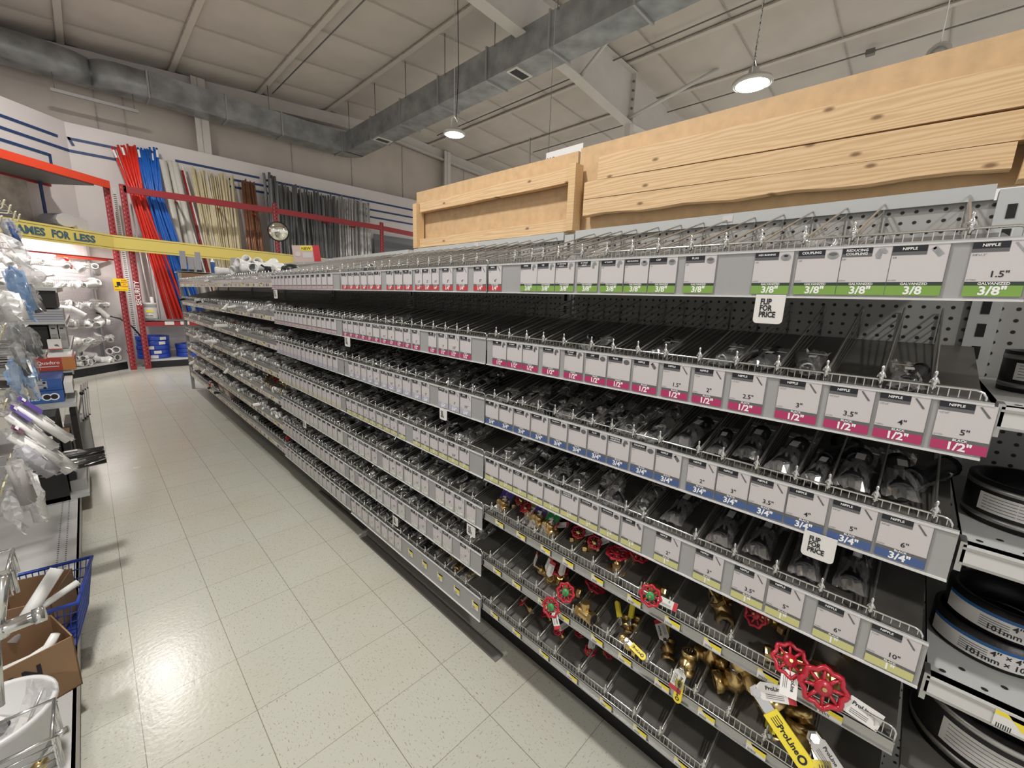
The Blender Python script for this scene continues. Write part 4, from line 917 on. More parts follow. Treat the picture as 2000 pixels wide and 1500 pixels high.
ballvalve((1.05, .02, .56), (-.6, -.5, -.6), (-.6, -.2, .7), 1.6, .13, 'large ball valve with chrome nut at the right end of the sixth shelf', tg=((0, 0, .004), (-.4, .9, 0), (0, 0, 1), .075, .036))
ballvalve((1.08, .385, .55), (.6, .3, .3), (-.4, .2, 1), .9, .08, 'ball valve with tagged white lever in the middle of the sixth shelf', tg=((0, 0, .004), (-.3, .9, .2), (0, 0, 1), .06, .03), txt=False)
ballvalve((1.06, .52, .535), (-.2, .5, .6), (-.8, .3, .4), .7, .06, 'small ball valve with thin yellow lever next to the check valve', txt=False)
ballvalve((1.08, .50, .535), (-.3, .3, .8), (-.8, .3, .4), .7, .06, 'small ball valve behind the thin yellow lever next to the check valve', txt=False)
ballvalve((1.04, .10, .50), (.2, .3, .9), (-.6, .8, .2), 1.4, .05, 'ball valve body lying under the longest yellow lever', txt=False)
# a few things on the bottom shelf
for i, (x, y) in enumerate(((1.08, .95), (1.10, .85), (1.07, .76), (1.12, .70), (1.08, .63), (1.12, .58))):
    t = root('gate_valve', (x, y, .345), (-.3, .5-.2*i, .6), (0, 0, 1)); vbody(t, .9); wheel(t, .018, 'redpaint'); hangtag(t, (0, 0, .004), (.3, .9, .2), (0, 0, 1), .055, .024, '' if i % 2 else 'end', False)
    tag(t, 'dim brass valve on the bottom shelf of the nearest bay, %s from the left' % od(i), 'valve', 'valves on the bottom shelf')

# grey strip on the floor in front of the gondola
b = MB(); b.box(0, .04, -1.26, 0, 0, .004, 'dirt'); b.box(.042, .047, -1.26, 0, 0, .009, 'alu'); tag(b.build('floor_strip', loc=(1.045, 2.32, .0005)), 'flat grey metal strip lying on the floor along the shelf foot', 'metal strip')
b = MB(); b.box(0, .02, -.75, 0, 0, .004, 'dirt'); b.box(.022, .026, -.75, 0, 0, .008, 'alu'); tag(b.build('floor_strip', loc=(1.10, 3.15, .0005)), 'second narrow metal strip on the floor farther down the aisle', 'metal strip')
# ================================================================ far wall: red rack with pipes
def redpost(x, y, z1, lab, slots=True, z0=0):
    b = MB(); b.box(-.045, .045, -.02, .02, 0, z1-z0, 'rack'); b.box(-.045, -.04, 0, .5, .3, .33, 'rack')
    z = .08
    while z < z1-z0-.05: b.box(-.03, -.015, -.0215, -.019, z, z+.028, 'rackho' if slots else 'dark'); b.box(.012, .027, -.0215, -.019, z, z+.028, 'dark'); z += .07
    o = b.build('rack_post', loc=(x, y, z0)); tag(o, lab, 'post'); return o
redpost(.48, 10.45, 3.30, 'red punched rack post at the right side of the lit corner bay')
pb = redpost(.69, 10.45, 3.30, 'red punched rack post at the left end of the pipe rack')
redpost(3.13, 10.45, 3.42, 'red punched rack post behind the round mirror')
redpost(5.65, 10.45, 3.40, 'red punched rack post right of the silver pipes')
b = MB(); b.text('SECURITY', (0, 0, 0), (0, 0, 1), (-1, 0, 0), .10, 'white', .02); b.build('lettering', pb, (0.0, -.024, 1.42))
BEAMS = []
for x0, x1, z0, z1, lab in ((.70, 3.09, 3.165, 3.205, 'left'), (3.17, 5.61, 3.21, 3.205, 'middle'), (5.69, 8.4, 3.20, 3.10, 'right')):
    b = MB(); b.add([(x, y, z+dz) for x, z in ((0, 0), (x1-x0, z1-z0)) for y in (-.02, .02) for dz in (0, .115)], [(0, 2, 3, 1), (4, 5, 7, 6), (0, 4, 6, 2), (1, 3, 7, 5), (0, 1, 5, 4), (2, 6, 7, 3)], 'rack')
    BEAMS.append(b.build('rack_beam', loc=(x0, 10.45, z0)))
    tag(BEAMS[-1], 'long red rack beam holding the pipes upright, %s one' % lab, 'beam')
for x in (1.42, 2.1, 2.75, 4.3, 4.95): bm_ = BEAMS[0 if x < 3 else 1]; MB().tube([(0, 0, 0), (.12, .75, .12)], .02, 'rack', 5).build('rack_arm', bm_, (x-bm_.location[0], .02, -.03))
# brown dark board behind the beams on the right
b = MB(); b.box(0, 2.7, 0, .03, 0, 3.17, 'gpipe'); tag(b.build('backing_board', loc=(5.72, 11.0, 0)), 'grey board under the red beam beside the boards', 'board')
b = MB(); b.box(0, .25, 0, .1, 0, .12, 'bluebox'); b.box(.01, .24, -.002, 0, .01, .07, 'white'); tag(b.build('carton', loc=(5.8, 10.6, 2.56)), 'small pale blue and white carton right of the silver pipes', 'carton')
tag(MB().box(0, 2.6, 0, .5, 0, .03, 'greyl').box(0, 2.6, .0, .03, -2.52, 0, 'gpipe').build('rack_shelf', loc=(5.72, 10.48, 2.52)), 'grey shelf panel right of the silver pipes carrying the pale carton', 'shelf')
# pipes: one object each, leaning on the wall or beam
UC = MB().lathe([(.82, 0), (1, 0), (1, 1), (.82, 1)], 'pexr', n=10)
pipeme = {}
def pipe(m, a, bpt, r, lab, cat, grp, mid=None, nm='pipe', lblpatch=None):
    b = MB(); a = Vector(a); q = Vector(bpt)
    P = [a, q] if mid is None else [a, a.lerp(Vector(mid), .5)+Vector((0, .0, 0)), Vector(mid), Vector(mid).lerp(q, .5), q]
    P = [p-a for p in P]; b.tube(P, r, m, 8)
    if lblpatch: d = (P[-1]-P[-2]).normalized(); e = P[-1]-d*.05; b.tube([e, e-d*.16], r*1.15, 'white', 8, False)
    o = b.build(nm, loc=a); tag(o, lab, cat, grp); return o
rs = random.Random(5)
for i in range(22):
    t = i/21; xt = .66+t*.32; pipe('pexr', (1.10+t*.40+rs.uniform(-.04, .04), 10.72+rs.uniform(-.08, .1), .93), (xt+rs.uniform(-.02, .02), 11.12+rs.uniform(-.04, .02), 4.02+.10*t+rs.uniform(-.03, .05)), .017, 'long red plastic pipe standing in the bundle at the left', 'pipe', 'red pipe bundle', (.80+t*.19+rs.uniform(-.02, .02), 10.66+rs.uniform(-.06, .06), 3.2), lblpatch=i % 6 == 2)
for i in range(22):
    t = i/21; xt = 1.01+t*.31; pipe('pexb', (1.30+t*.40+rs.uniform(-.05, .05), 10.72+rs.uniform(-.08, .1), .93), (xt+rs.uniform(-.02, .02), 11.12+rs.uniform(-.04, .02), 4.08+.06*t+rs.uniform(-.03, .05)), .017, 'long blue plastic pipe standing in the bundle beside the red ones', 'pipe', 'blue pipe bundle', (1.03+t*.21+rs.uniform(-.02, .02), 10.66+rs.uniform(-.06, .06), 3.2), lblpatch=i % 5 == 1)
pipe('bigpipe', (1.52, 10.75, .93), (1.36, 11.05, 3.96), .075, 'thick ivory plastic pipe next to the blue bundle', 'pipe', None)
pipe('bigpipe', (1.78, 10.75, .93), (1.56, 11.08, 3.98), .055, 'thick ivory pipe with dark lettering, middle of three', 'pipe', None)
pipe('bigpipe', (1.72, 10.85, .93), (1.49, 11.12, 4.0), .05, 'thick ivory pipe leaning between the two others', 'pipe', None)
pipe('dred', (1.98, 10.72, .93), (1.68, 11.1, 3.86), .03, 'dark red pipe with white streaks beside the ivory pipes', 'pipe', None)
for i in range(5): pipe('pvc', (1.95+i*.07, 10.7, .93), (1.55+i*.13, 11.1, 3.95+rs.uniform(-.1, .05)), .016, 'thin white plastic pipe leaning right of the thick ones', 'pipe', 'thin white pipes')
for i in range(38):
    t = i/37; pipe('cream', (1.95+t*.55+rs.uniform(-.04, .04), 10.70+rs.uniform(-.06, .08), .93), (1.80+t*.74+rs.uniform(-.02, .02), 11.12+rs.uniform(-.08, .02), 3.93+rs.uniform(-.06, .06)), .012+.004*rs.random(), 'cream plastic pipe standing in the wide cream bundle', 'pipe', 'cream pipe bundle')
for i in range(16):
    t = i/15; pipe('copper', (2.60+t*.36+rs.uniform(-.03, .03), 10.68+rs.uniform(-.05, .05), .93), (2.70+t*.24+rs.uniform(-.01, .01), 11.12+rs.uniform(-.06, .02), 3.90+rs.uniform(-.05, .05)), .010+.006*rs.random(), 'copper pipe standing between the cream and grey bundles', 'pipe', 'copper pipe bundle')
for i in range(62):
    t = i/61; pipe(rs.choice(['gpipe', 'gpipe', 'gpipe2', 'inkg']), (3.05+t*1.5+rs.uniform(-.1, .1), 10.65+rs.uniform(-.06, .1), .93), (3.17+t*1.57+rs.uniform(-.05, .05), 11.12+rs.uniform(-.12, .02), (4.08 if t < .12 else 3.92)+rs.uniform(-.08, .1)), (.03 if t < .12 else .014+.014*rs.random()), 'dark grey conduit pipe standing in the wide grey bundle', 'pipe', 'grey conduit bundle')
for i in range(30):
    t = i/29; pipe(rs.choice(['spipe', 'spipe', 'steelwhite', 'gpipe2']), (4.62+t*.82+rs.uniform(-.04, .04), 10.65+rs.uniform(-.05, .08), .93), (4.82+t*.85+rs.uniform(-.02, .02), 11.12+rs.uniform(-.1, .02), 3.98-.05*t+rs.uniform(-.06, .05)), .013+.01*rs.random(), 'silver steel conduit pipe standing in the silver bundle', 'pipe', 'silver conduit bundle')
# pipe rack lower shelf, base deck, blue coils, bucket
b = MB(); b.box(0, 6.9, 0, .045, 0, .10, 'rack'); b.box(0, 6.9, .0, .75, .085, .1, 'greyl'); b.box(.28, .42, -.002, 0, .02, .085, 'label'); b.box(.52, .66, -.002, 0, .02, .085, 'label')
tag(b.build('rack_shelf', loc=(.74, 10.44, .81)), 'red-fronted low rack shelf the pipes stand on', 'shelf')
t = empty('base_deck', (.72, 10.5, 0)); MB().box(0, 6.6, 0, .72, .13, .165, 'deckw').build('deck', t); MB().box(0, 6.6, .0, .03, 0, .13, 'black').build('kick_plate', t); tag(t, 'low white deck with black kick plate under the blue coils', 'shelf')
def coilstack(cx, cy, z0, n, r, lab):
    for i in range(n):
        b = MB(); rr = r*(1-.02*(i % 2)); ph = rs.random()*2
        b.lathe([(rr*.62, 0), (rr, .0), (rr*1.01, .02), (rr*1.01, .06), (rr, .083), (rr*.62, .083), (rr*.62, 0)], 'coil', n=32)
        for q in range(3): b.lathe([(rr*1.012, .015+q*.02), (rr*1.018, .024+q*.02), (rr*1.012, .033+q*.02)], 'coil', n=32)
        a0 = 4.2+ph*.5; vs = []
        for j in range(7): a = a0+j*.075; vs += [(rr*1.025*cos(a), rr*1.025*sin(a), .012), (rr*1.025*cos(a), rr*1.025*sin(a), .07)]
        b.add(vs, [(2*j, 2*j+2, 2*j+3, 2*j+1) for j in range(6)], 'label')
        tag(b.build('pipe_coil', loc=(cx+rs.uniform(-.015, .015), cy, z0+i*.088)), 'coil of blue plastic pipe, %s from the bottom of the %s stack' % (od(i), lab), 'pipe coil')
coilstack(.83, 10.79, .167, 5, .255, 'larger left'); coilstack(1.40, 10.76, .167, 3, .24, 'right'); 
t = empty('plastic_bucket', (.83, 10.58, .91)); MB().lathe([(.0005, 0), (.108, 0), (.118, .30), (.124, .30), (.124, .33), (.118, .335), (.112, .335), (.104, .02), (.0005, .02)], 'bucket', n=32).build('bucket_body', t)
b = MB(); b.lathe([(.116, .05), (.1195, .25)], 'label', n=24); b.text('Ryndal', (-.02, -.121, .10), (1, 0, 0), (0, 0, 1), .04, 'ink', .01); b.text('Insert', (0, -.121, .065), (1, 0, 0), (0, 0, 1), .03, 'ink'); b.box(-.06, .05, -.1235, -.121, .16, .20, 'tagy'); b.build('bucket_label', t)
tag(t, 'white bucket with yellow print standing on the red low shelf', 'bucket')
tag(MB().lathe([(.024, 0), (.026, 0), (.026, .42), (.018, .42)], 'pvc', n=14).build('plastic_tube', loc=(.89, 10.6, .935)), 'white plastic tube standing in the bucket', 'tube')
b = MB(); b.tube([(0, 0, 0), (-.06, 0, .9), (-.12, 0, 2.4)], .012, 'steelwhite', 6); b.tube([(.06, 0, 0), (.03, 0, .9), (-.02, 0, 2.3)], .014, 'zinc', 6); b.tube([(.1, 0, 0), (.08, 0, .9), (.03, 0, 2.2)], .012, 'steelwhite', 6)
tag(b.build('pipe_offcuts', loc=(.90, 10.75, .93)), 'pale thin pipes leaning left of the red bundle', 'pipes')
b = MB(); b.box(-.03, .03, 0, .04, 0, 3.1, 'steelwhite'); z = .1
while z < 3.0: b.box(-.02, .02, -.002, 0, z, z+.012, 'dark'); z += .035
tag(b.build('slotted_standard', loc=(.60, 10.9, .2)), 'white slotted wall standard between the two left red posts', 'upright')
# round mirror
t = empty('convex_mirror', (3.0, 9.9, 2.77)); T = Matrix.Rotation(pi/2, 4, 'X')
T = basis((0, 0, 0), (-.35, -1, -.12)); MB().lathe([(.185, 0), (.17, .02), (.12, .045), (.06, .06), (.0005, .065)], 'mirror', T, 40).build('mirror_face', t); MB().lathe([(.18, .012), (.2, .008), (.2, -.02), (.0005, -.03)], 'black', T, 40).build('rim', t)
MB().tube([(0, .02, 0), (.1, .55, 0)], .012, 'black', 6).build('bracket', t); tag(t, 'round convex mirror with black rim in front of the grey pipes', 'mirror')
# yellow valance: straight part and diagonal part with lettering
b = MB(); Lx = 6.0
for z0, z1, m, y in ((0, .25, 'yellow', 0), (.030, .036, 'ytrim', -.002), (.215, .221, 'ytrim', -.002)):
    b.add([(0, y, z0), (Lx, y, z0-.10), (Lx, y, z1-.10), (0, y, z1)], [(0, 1, 2, 3)], m)
b.add([(0, .03, 0), (Lx, .03, -.10), (Lx, .03, .15), (0, .03, .25), (0, 0, 0), (Lx, 0, -.1), (Lx, 0, .15), (0, 0, .25)], [(0, 3, 2, 1), (3, 7, 6, 2), (0, 1, 5, 4)], 'yellow')
tag(b.build('valance', loc=(.43, 10.30, 2.16)), 'plain yellow valance board running across in front of the pipes', 'valance')
t = empty('valance', (.43, 10.30, 2.16), (0, 0, -3*pi/4)); # local x to the left along the diagonal
b = MB(); b.box(0, 1.7, .0, .03, 0, .25, 'yellow'); b.box(0, 1.7, .03, .032, .030, .036, 'ytrim'); b.box(0, 1.7, .03, .032, .215, .221, 'ytrim'); b.build('board', t)
b = MB()
for wd, cx, ww in (('AMES', 1.26, .38), ('FOR', .86, .265), ('LESS', .49, .345), ('N', 1.55, .10)):
    g_ = textgeo(wd, .045, 'CENTER')[0]; e_ = max(p[0] for p in g_)-min(p[0] for p in g_); b.text(wd, (cx, .0335, .118), (-ww/(e_*.15), 0, 0), (0, 0, 1), .150, 'vtext', .045)
b.build('lettering', t)
tag(t, 'yellow valance board with dark lettering FOR LESS on the diagonal corner bay', 'valance')
# ================================================================ diagonal corner bay
D = empty('corner_bay', (.42, 10.62, 0), (0, 0, -3*pi/4)); tag(D, 'white pegboard corner bay with black kick plate and white deck', 'shelving unit')
# local x: along the bay to the left/towards the camera; local +y: towards the aisle; local -y into the wall
MB().box(-.1, 1.9, -.50, -.48, .15, 2.5, 'pegw').build('back_panel', D)
MB().box(0, 1.9, -.48, .0, .14, .165, 'deckw').build('base_deck', D)
MB().box(0, 1.9, -.03, -.01, 0, .14, 'black').build('kick_plate', D)
MB().box(-.03, .0, -.48, -.44, .0, 2.6, 'greyl').build('side_upright', D)
b = MB(); b.box(-.02, 1.9, -.0, .04, 0, .025, 'rack'); b.box(-.35, .55, -.42, -.40, 0, .05, 'orange'); b.build('cross_bar', D, (0, 0, 1.99))
def fluor(loc, rot, L, lab, e):
    t = empty('fluorescent_lamp', loc, rot); MB().box(-L/2, L/2, -.05, .05, 0, .05, 'steelwhite').build('lamp_housing', t); MB().tube([(-L/2, 0, -.02), (L/2, 0, -.02)], .015, 'tube', 10).build('tube_light', t)
    ld = bpy.data.lights.new('tube_area', 'AREA'); ld.shape = 'RECTANGLE'; ld.size = L; ld.size_y = .06; ld.energy = e; ld.color = (1, .93, .93); lo = bpy.data.objects.new('tube_area', ld); C.objects.link(lo); lo.parent = t; lo.location = (0, 0, -.04)
    tag(t, lab, 'lamp')
fluor((-.18, 10.06, 2.34), (0, 0, pi/4), 1.2, 'fluorescent tube lamp hidden behind the lettered yellow valance', 20)
# wire baskets with white fittings
def basketm(L, Dp, H):
    b = MB()
    for z in (0, H*.5, H): b.tube([(0, -Dp, z), (0, 0, z), (L, 0, z), (L, -Dp, z)], .0035, 'zinc', 4, False, False)
    n = int(L/.03)
    for i in range(n+1): b.wire((L*i/n, 0, 0), (L*i/n, 0, H), .0018, 'zinc'); b.wire((L*i/n, 0, 0), (L*i/n, -Dp, 0), .0018, 'zinc')
    for i in range(8): b.wire((0, -Dp*i/8, 0), (0, -Dp*i/8, H), .0018, 'zinc'); b.wire((0, -Dp*i/8, 0), (L, -Dp*i/8, 0), .0018, 'zinc')
    return b.mesh('wire_basket')
BK = basketm(.86, .30, .10)
BZ = [1.82, 1.50, 1.16, .84, .55]
for k, z in enumerate(BZ):
    for h in (0, 1):
        o = place('wire_basket', BK, None, None); o.parent = None
        M_ = D.matrix_world
        o.matrix_world = Matrix.Translation((.42, 10.62, 0)) @ rotz(-3*pi/4) @ Matrix.Translation((.10+h*.89, -.15+.03*k, z))
        tag(o, 'wire basket in the lit corner bay, %s from the top in the %s column' % (od(k), ('right', 'left')[h]), 'basket')
TD = Matrix.Translation((.42, 10.62, 0)) @ rotz(-3*pi/4)
for k, z in enumerate(BZ):
    n = [10, 14, 20, 20, 20][k]; i = 0
    for j in range(n):
        fi = rs.choice([0, 1, 2, 3, 6]); sc = rs.uniform(1.9, 2.9); m = 'pvc'
        p = TD @ Vector((.14+j*1.7/n, -.22+rs.uniform(-.06, .06)+.03*k, z+.045+rs.random()*.02))
        o = place(FN[fi], FIT['pvc'][fi], None, p, (rs.random()*6, rs.random(), rs.random()*6), (sc, sc, sc)); o.name = 'pvc_fitting'
        tag(o, 'white plastic %s, %s from the right in the %s basket row of the corner bay' % (FW[fi].replace('long ', ''), od(j), ROWN[k]), 'pipe fitting', 'white fittings in the corner bay')
b = MB(); b.tube([(0, 0, 0), (.09, .06, -.03), (.16, .12, -.16)], [.02, .026, .015], 'redp', 8); p = TD @ Vector((.72, -.12, 1.96)); tag(b.build('red_tool', loc=p, rot=(0, 0, .6)), 'bright red plastic pipe piece lying in the top basket of the corner bay', 'pipe fitting')
def wye(r, L):
    b = MB(); 
    for a, c, q in (((0, 0, 0), (1, 0, 0), L), ((0, 0, 0), (-1, 0, 0), L*.7), ((0, 0, 0), (.7, .7, 0), L)):
        T = ax(a, c); b.lathe([(r, 0), (r, q-.04), (r*1.18, q-.035), (r*1.18, q), (r*.98, q), (r*.95, q-.05)], 'pvc', T, 18); b.lathe([(r*.95, q-.05), (.0005, q-.051)], 'gpipe', T, 14)
    return b.mesh('pipe_wye')
WY = wye(.05, .14); WS = wye(.035, .11)
for i, (x, y, z, s, r) in enumerate(((.12, -.16, .235, 0, (0, 0, .5)), (.12, -.10, .36, 0, (.3, 0, .1)), (.36, -.14, .225, 0, (.2, .3, 2)), (.55, -.12, .22, 1, (0, .2, 4)), (.68, -.18, .22, 0, (0, 0, 1)), (.50, -.25, .33, 0, (0, .3, 3)), (.86, -.12, .215, 1, (0, 0, 2)), (1.0, -.15, .22, 0, (0, 0, 5)), (1.2, -.15, .22, 0, (0, 0, 3)), (.30, -.08, .21, 1, (0, 0, 5)), (.72, -.10, .31, 1, (0, 0, 0)))):
    tag(place('pipe_wye', (WY, WS)[s], None, TD @ Vector((x, y, z)), (r[0], r[1], r[2]-2.3)), 'big white plastic pipe wye on the corner bay deck, %s from the right' % od(i), 'pipe fitting', 'big white wyes on the corner deck')
# orange-red overhead shelf of the corner bay with grey boards below, plastic bins on it
t = empty('overhead_rack', (.50, 10.42, 3.19), (0, 0, -3*pi/4)); MB().box(0, 2.3, 0, .04, 0, .12, 'orange').build('front_beam', t); MB().box(.25, 2.3, -.75, 0, -.02, .0, 'gpipe').build('shelf_board', t); MB().box(.2, 2.3, -.8, -.76, -.05, .07, 'rack').build('rear_beam', t)
b = MB(); b.box(.4, .44, -.72, -.70, -.7, -.02, 'navy'); b.build('strap', t)
tag(t, 'orange-red overhead rack shelf above the yellow lettered valance', 'rack shelf')
t = empty('overhead_wall', (0, 0, 0)); 
bpy.data.objects.remove(t)
b = MB(); b.box(.65, 2.6, -.60, -.57, 2.42, 3.15, 'seam', TD); struct(b.build('wall_left_panel'))
for i, (x, dz) in enumerate(((.42, 0), (.62, .02))):
    b = MB(); 
    pts = [(.14*cos(a), .11*sin(a)+.12) for a in [2*pi*j/10 for j in range(10)]]
    b.add([(px, -.25, pz) for px, pz in pts]+[(px*.95, .2, pz*.97) for px, pz in pts], [tuple(range(10)), tuple(range(19, 9, -1))]+[(j, j+10, (j+1) % 10+10, (j+1) % 10) for j in range(10)], 'slab', False)
    tag(b.build('plastic_bin', loc=TD @ Vector((x, -.2, 2.42+dz)), rot=(0, 0, -3*pi/4-.3)), 'pale grey plastic bin on top of the lettered valance, %s one' % ('right', 'left')[i], 'bin')
b = MB(); b.box(-.7, 2.2, -.5, .0, 2.395, 2.412, 'greyl', TD); tag(b.build('top_shelf', loc=(0, 0, 0)), 'thin top shelf behind the lettered valance carrying the grey bins', 'shelf')
# security sign
t = empty('security_sign', (.47, 10.36, 1.45)); b = MB(); b.box(-.095, .095, 0, .004, 0, .22, 'signy'); b.box(-.05, .0, -.001, 0, .09, .16, 'ink'); b.box(-.08, -.03, -.001, 0, .07, .085, 'ink'); b.build('plate', t)
b = MB(); 
for i, s in enumerate(('Smile', "you're", 'on', 'Camera')): b.text(s, (.05, -.002, .19-i*.035), (1, 0, 0), (0, 0, 1), .034, 'bred', .015)
b.text('you are on camera', (.0, -.002, .025), (1, 0, 0), (0, 0, 1), .02, 'ink', .01); b.build('lettering', t); tag(t, 'yellow security camera warning sign hanging on the red post', 'sign')
b = MB(); b.tube([(-.3, .1, .95), (0, 0, .85), (.15, -.02, .7), (.26, 0, .5), (.3, .1, .2)], .014, 'black', 8); tag(b.build('black_hose', loc=(.40, 10.55, .1)), 'black hose looping down behind the red post', 'hose')

# ================================================================ far end of the gondola: things on top
b = MB(); b.box(0, .5, 0, .02, 0, .018, 'deckw'); b.box(0, .5, .0, .3, .0, .012, 'deckw'); b.box(0.02, .48, .005, .01, -.11, 0, 'card'); tag(b.build('end_shelf', loc=(1.0, 7.98, 1.765)), 'white shelf board across the far end of the gondola', 'shelf')
for i, (x, h) in enumerate(((1.10, .30), (1.19, .22), (1.285, .30))):
    b = MB(); b.box(-.035, .035, 0, .02, .03, h, 'slab'); b.box(-.03, .03, -.01, .03, 0, .035, 'black'); tag(b.build('grey_panel', loc=(x, 8.08, 1.785)), 'grey panel with a black foot on the far end shelf, %s from the left' % od(i), 'panel')
t = empty('spray_can', (1.47, 8.1, 1.785)); MB().lathe([(.0005, 0), (.033, 0), (.033, .16), (.03, .17)], 'bluebox', n=18).build('can_body', t); MB().lathe([(.031, .165), (.02, .19), (.012, .2), (.012, .22), (.0005, .22)], 'white', n=18).build('nozzle', t); tag(t, 'blue and white spray can on the far end shelf', 'can')
b = MB(); b.box(-.04, .04, 0, .02, 0, .26, 'slab'); tag(b.build('grey_panel', loc=(1.76, 8.1, 1.785)), 'lone grey panel behind the heap of white fittings', 'panel')
tag(MB().box(0, .45, 0, .3, 0, .012, 'deckw').build('end_shelf', loc=(1.5, 7.98, 1.771)), 'white shelf board behind the spray can', 'shelf')
BW = wye(.035, .14)
for i, (x, y, z, r) in enumerate(((1.12, 4.9, 1.735, (0, -.2, .4)), (1.14, 4.6, 1.75, (.4, .1, 2.8)), (1.10, 4.35, 1.725, (0, 0, 1.2)), (1.2, 4.8, 1.76, (0, -.5, 4)), (1.1, 5.2, 1.715, (0, 0, 2)), (1.18, 4.3, 1.745, (.5, 0, 0)))):
    tag(place('pipe_wye', BW, None, (x, y, z), r), 'white plastic wye lying in the heap on the far top shelf, %s in the heap' % od(i), 'pipe fitting', 'white wyes on the far top shelf')
t = empty('toilet_flange', (1.13, 3.87, 1.665), (.2, 1.3, .3)); MB().lathe([(.04, 0), (.075, .0), (.08, .006), (.055, .012), (.042, .07), (.04, .07), (.04, 0)], 'pvc', n=20).build('flange_body', t); tag(t, 'white flanged plastic fitting standing on edge on the top shelf', 'pipe fitting')
b = MB(); b.lathe([(.0005, .06), (.04, .055), (.07, .03), (.075, 0), (.0005, 0)], 'rubber', n=20); tag(b.build('rubber_dome', loc=(1.20, 3.72, 1.69)), 'black domed cap beside the tilted leaflet on the top shelf', 'cap')
b = MB(); b.box(-.02, .03, -.03, .03, 0, .07, 'rubber'); b.tube([(0, 0, .05), (-.04, .05, .07)], .008, 'rubber', 6); tag(b.build('black_bracket', loc=(1.10, 3.98, 1.655), rot=(.4, 0, .3)), 'small black plastic bracket beside the white flange', 'bracket')
b = MB(); b.box(-.10, .10, 0, .006, 0, .125, 'skin'); b.box(.05, .101, -.001, 0, 0.0, .125, 'bred'); b.box(-.04, .045, -.0015, 0, .085, .12, 'tagy'); b.text('NEW', (0, -.002, .10), (1, 0, 0), (0, 0, 1), .03, 'ink', .02); b.lathe([(.02, 0), (.001, 0)], 'paper', Matrix.Translation((-.065, -.002, .06)) @ Matrix.Rotation(pi/2, 4, 'X'), 14); b.box(-.03, .04, -.0015, 0, .03, .07, 'paper')
tag(b.build('leaflet_box', loc=(1.285, 3.58, 1.768), rot=(.1, -.1, -.12)), 'reddish printed leaflet box with yellow heading behind the top shelf', 'box')
b = MB(); b.box(-.2, .2, -.01, .01, 0, .1, 'card'); 
for i, (y, m) in enumerate(((5.9, 'card'), (5.62, 'skin'))):
    b = MB(); b.box(0, .2, -.12, .12, 0, .10, m); b.box(-.001, 0, -.08, .08, .03, .07, 'label'); tag(b.build('carton', loc=(1.03, y, .30), rot=(0, -dk, 0)), 'small carton standing on the bottom shelf of the far bays, %s one' % ('farther', 'nearer')[i], 'carton')
# ================================================================ left side of the aisle
t = empty('left_gondola', (-.19, 3.8, 0)); tag(t, 'long white base deck with perforated edge along the left of the aisle', 'shelving unit')
b = MB(); b.box(-.55, 0, -3.4, 2.4, .095, .12, 'deckw'); b.box(-.006, .0, -3.4, 2.4, .02, .12, 'steelwhite')
for x in (-.045, -.075):
    y = -3.3
    while y < 2.3:
        b.lathe([(.0042, .1206), (.0005, .1206)], 'dark', Matrix.Translation((x, y, 0)), 6); y += .0254
for y in (-1.2, 0.02): b.box(-.55, 0, y-.001, y+.001, .1195, .1208, 'inkg')
b.build('base_deck', t)
MB().box(-.012, -.006, -3.4, 2.4, 0, .1, 'black').build('kick_plate', t)
MB().box(-.57, -.55, -3.4, 2.4, 0, 1.85, 'peg').build('back_panel', t)
# peg hooks with ivory ends, bags hanging on them
def hook(y, z, x1, lab_i, fancy=0):
    L = x1-(-.735); b = MB(); b.tube([(0, 0, 0), (L, 0, 0), (L+.008, 0, .015)], .003, 'chrome', 6)
    b.tube([(0, 0, .035), (L, 0, .035), (L+.004, 0, .02)], .0022, 'chrome', 5)
    o = b.build('peg_hook', loc=(-.735, y, z)); b = MB(); b.box(0, .004, -.017, .017, -.016, .018, 'clip'); b.build('hook_tag', o, (L+.006, 0, .02), (.2, .3, 0))
    tag(o, 'chrome peg hook with ivory price flag, %s down the left gondola' % od(lab_i), 'hook', 'peg hooks on the left'); return o
HK = [(2.9, 1.834, -0.209), (2.9, 1.816, -0.194), (2.6, 1.737, -0.204), (3, 1.803, -0.189), (3.2, 1.813, -0.189), (2.8, 1.651, -0.206), (3.2, 1.385, -0.243), (3.4, 1.383, -0.235), (3.6, 1.388, -0.228), (3.7, 1.391, -0.218), (2.8, 1.312, -0.268), (2.8, 1.279, -0.281), (3, 1.274, -0.269), (3.2, 1.246, -0.255), (2.9, 1.240, -0.257), (3.4, 1.165, -0.246), (3.5, 1.163, -0.237), (3.4, 1.132, -0.247), (2.8, 1.189, -0.259), (3, 1.152, -0.244), (3.2, 1.082, -0.256), (3, 1.092, -0.259), (2.5, 1.082, -0.256), (3, 0.968, -0.262), (2.9, 0.950, -0.262), (2.8, 0.946, -0.259), (2.3, 1.071, -0.257), (2.2, 0.892, -0.263), (2.1, 0.848, -0.270), (2, 0.855, -0.267), (4.2, 1.042, -0.243)]
for i, (y, z, x1) in enumerate(HK): hook(y, z, x1, i)
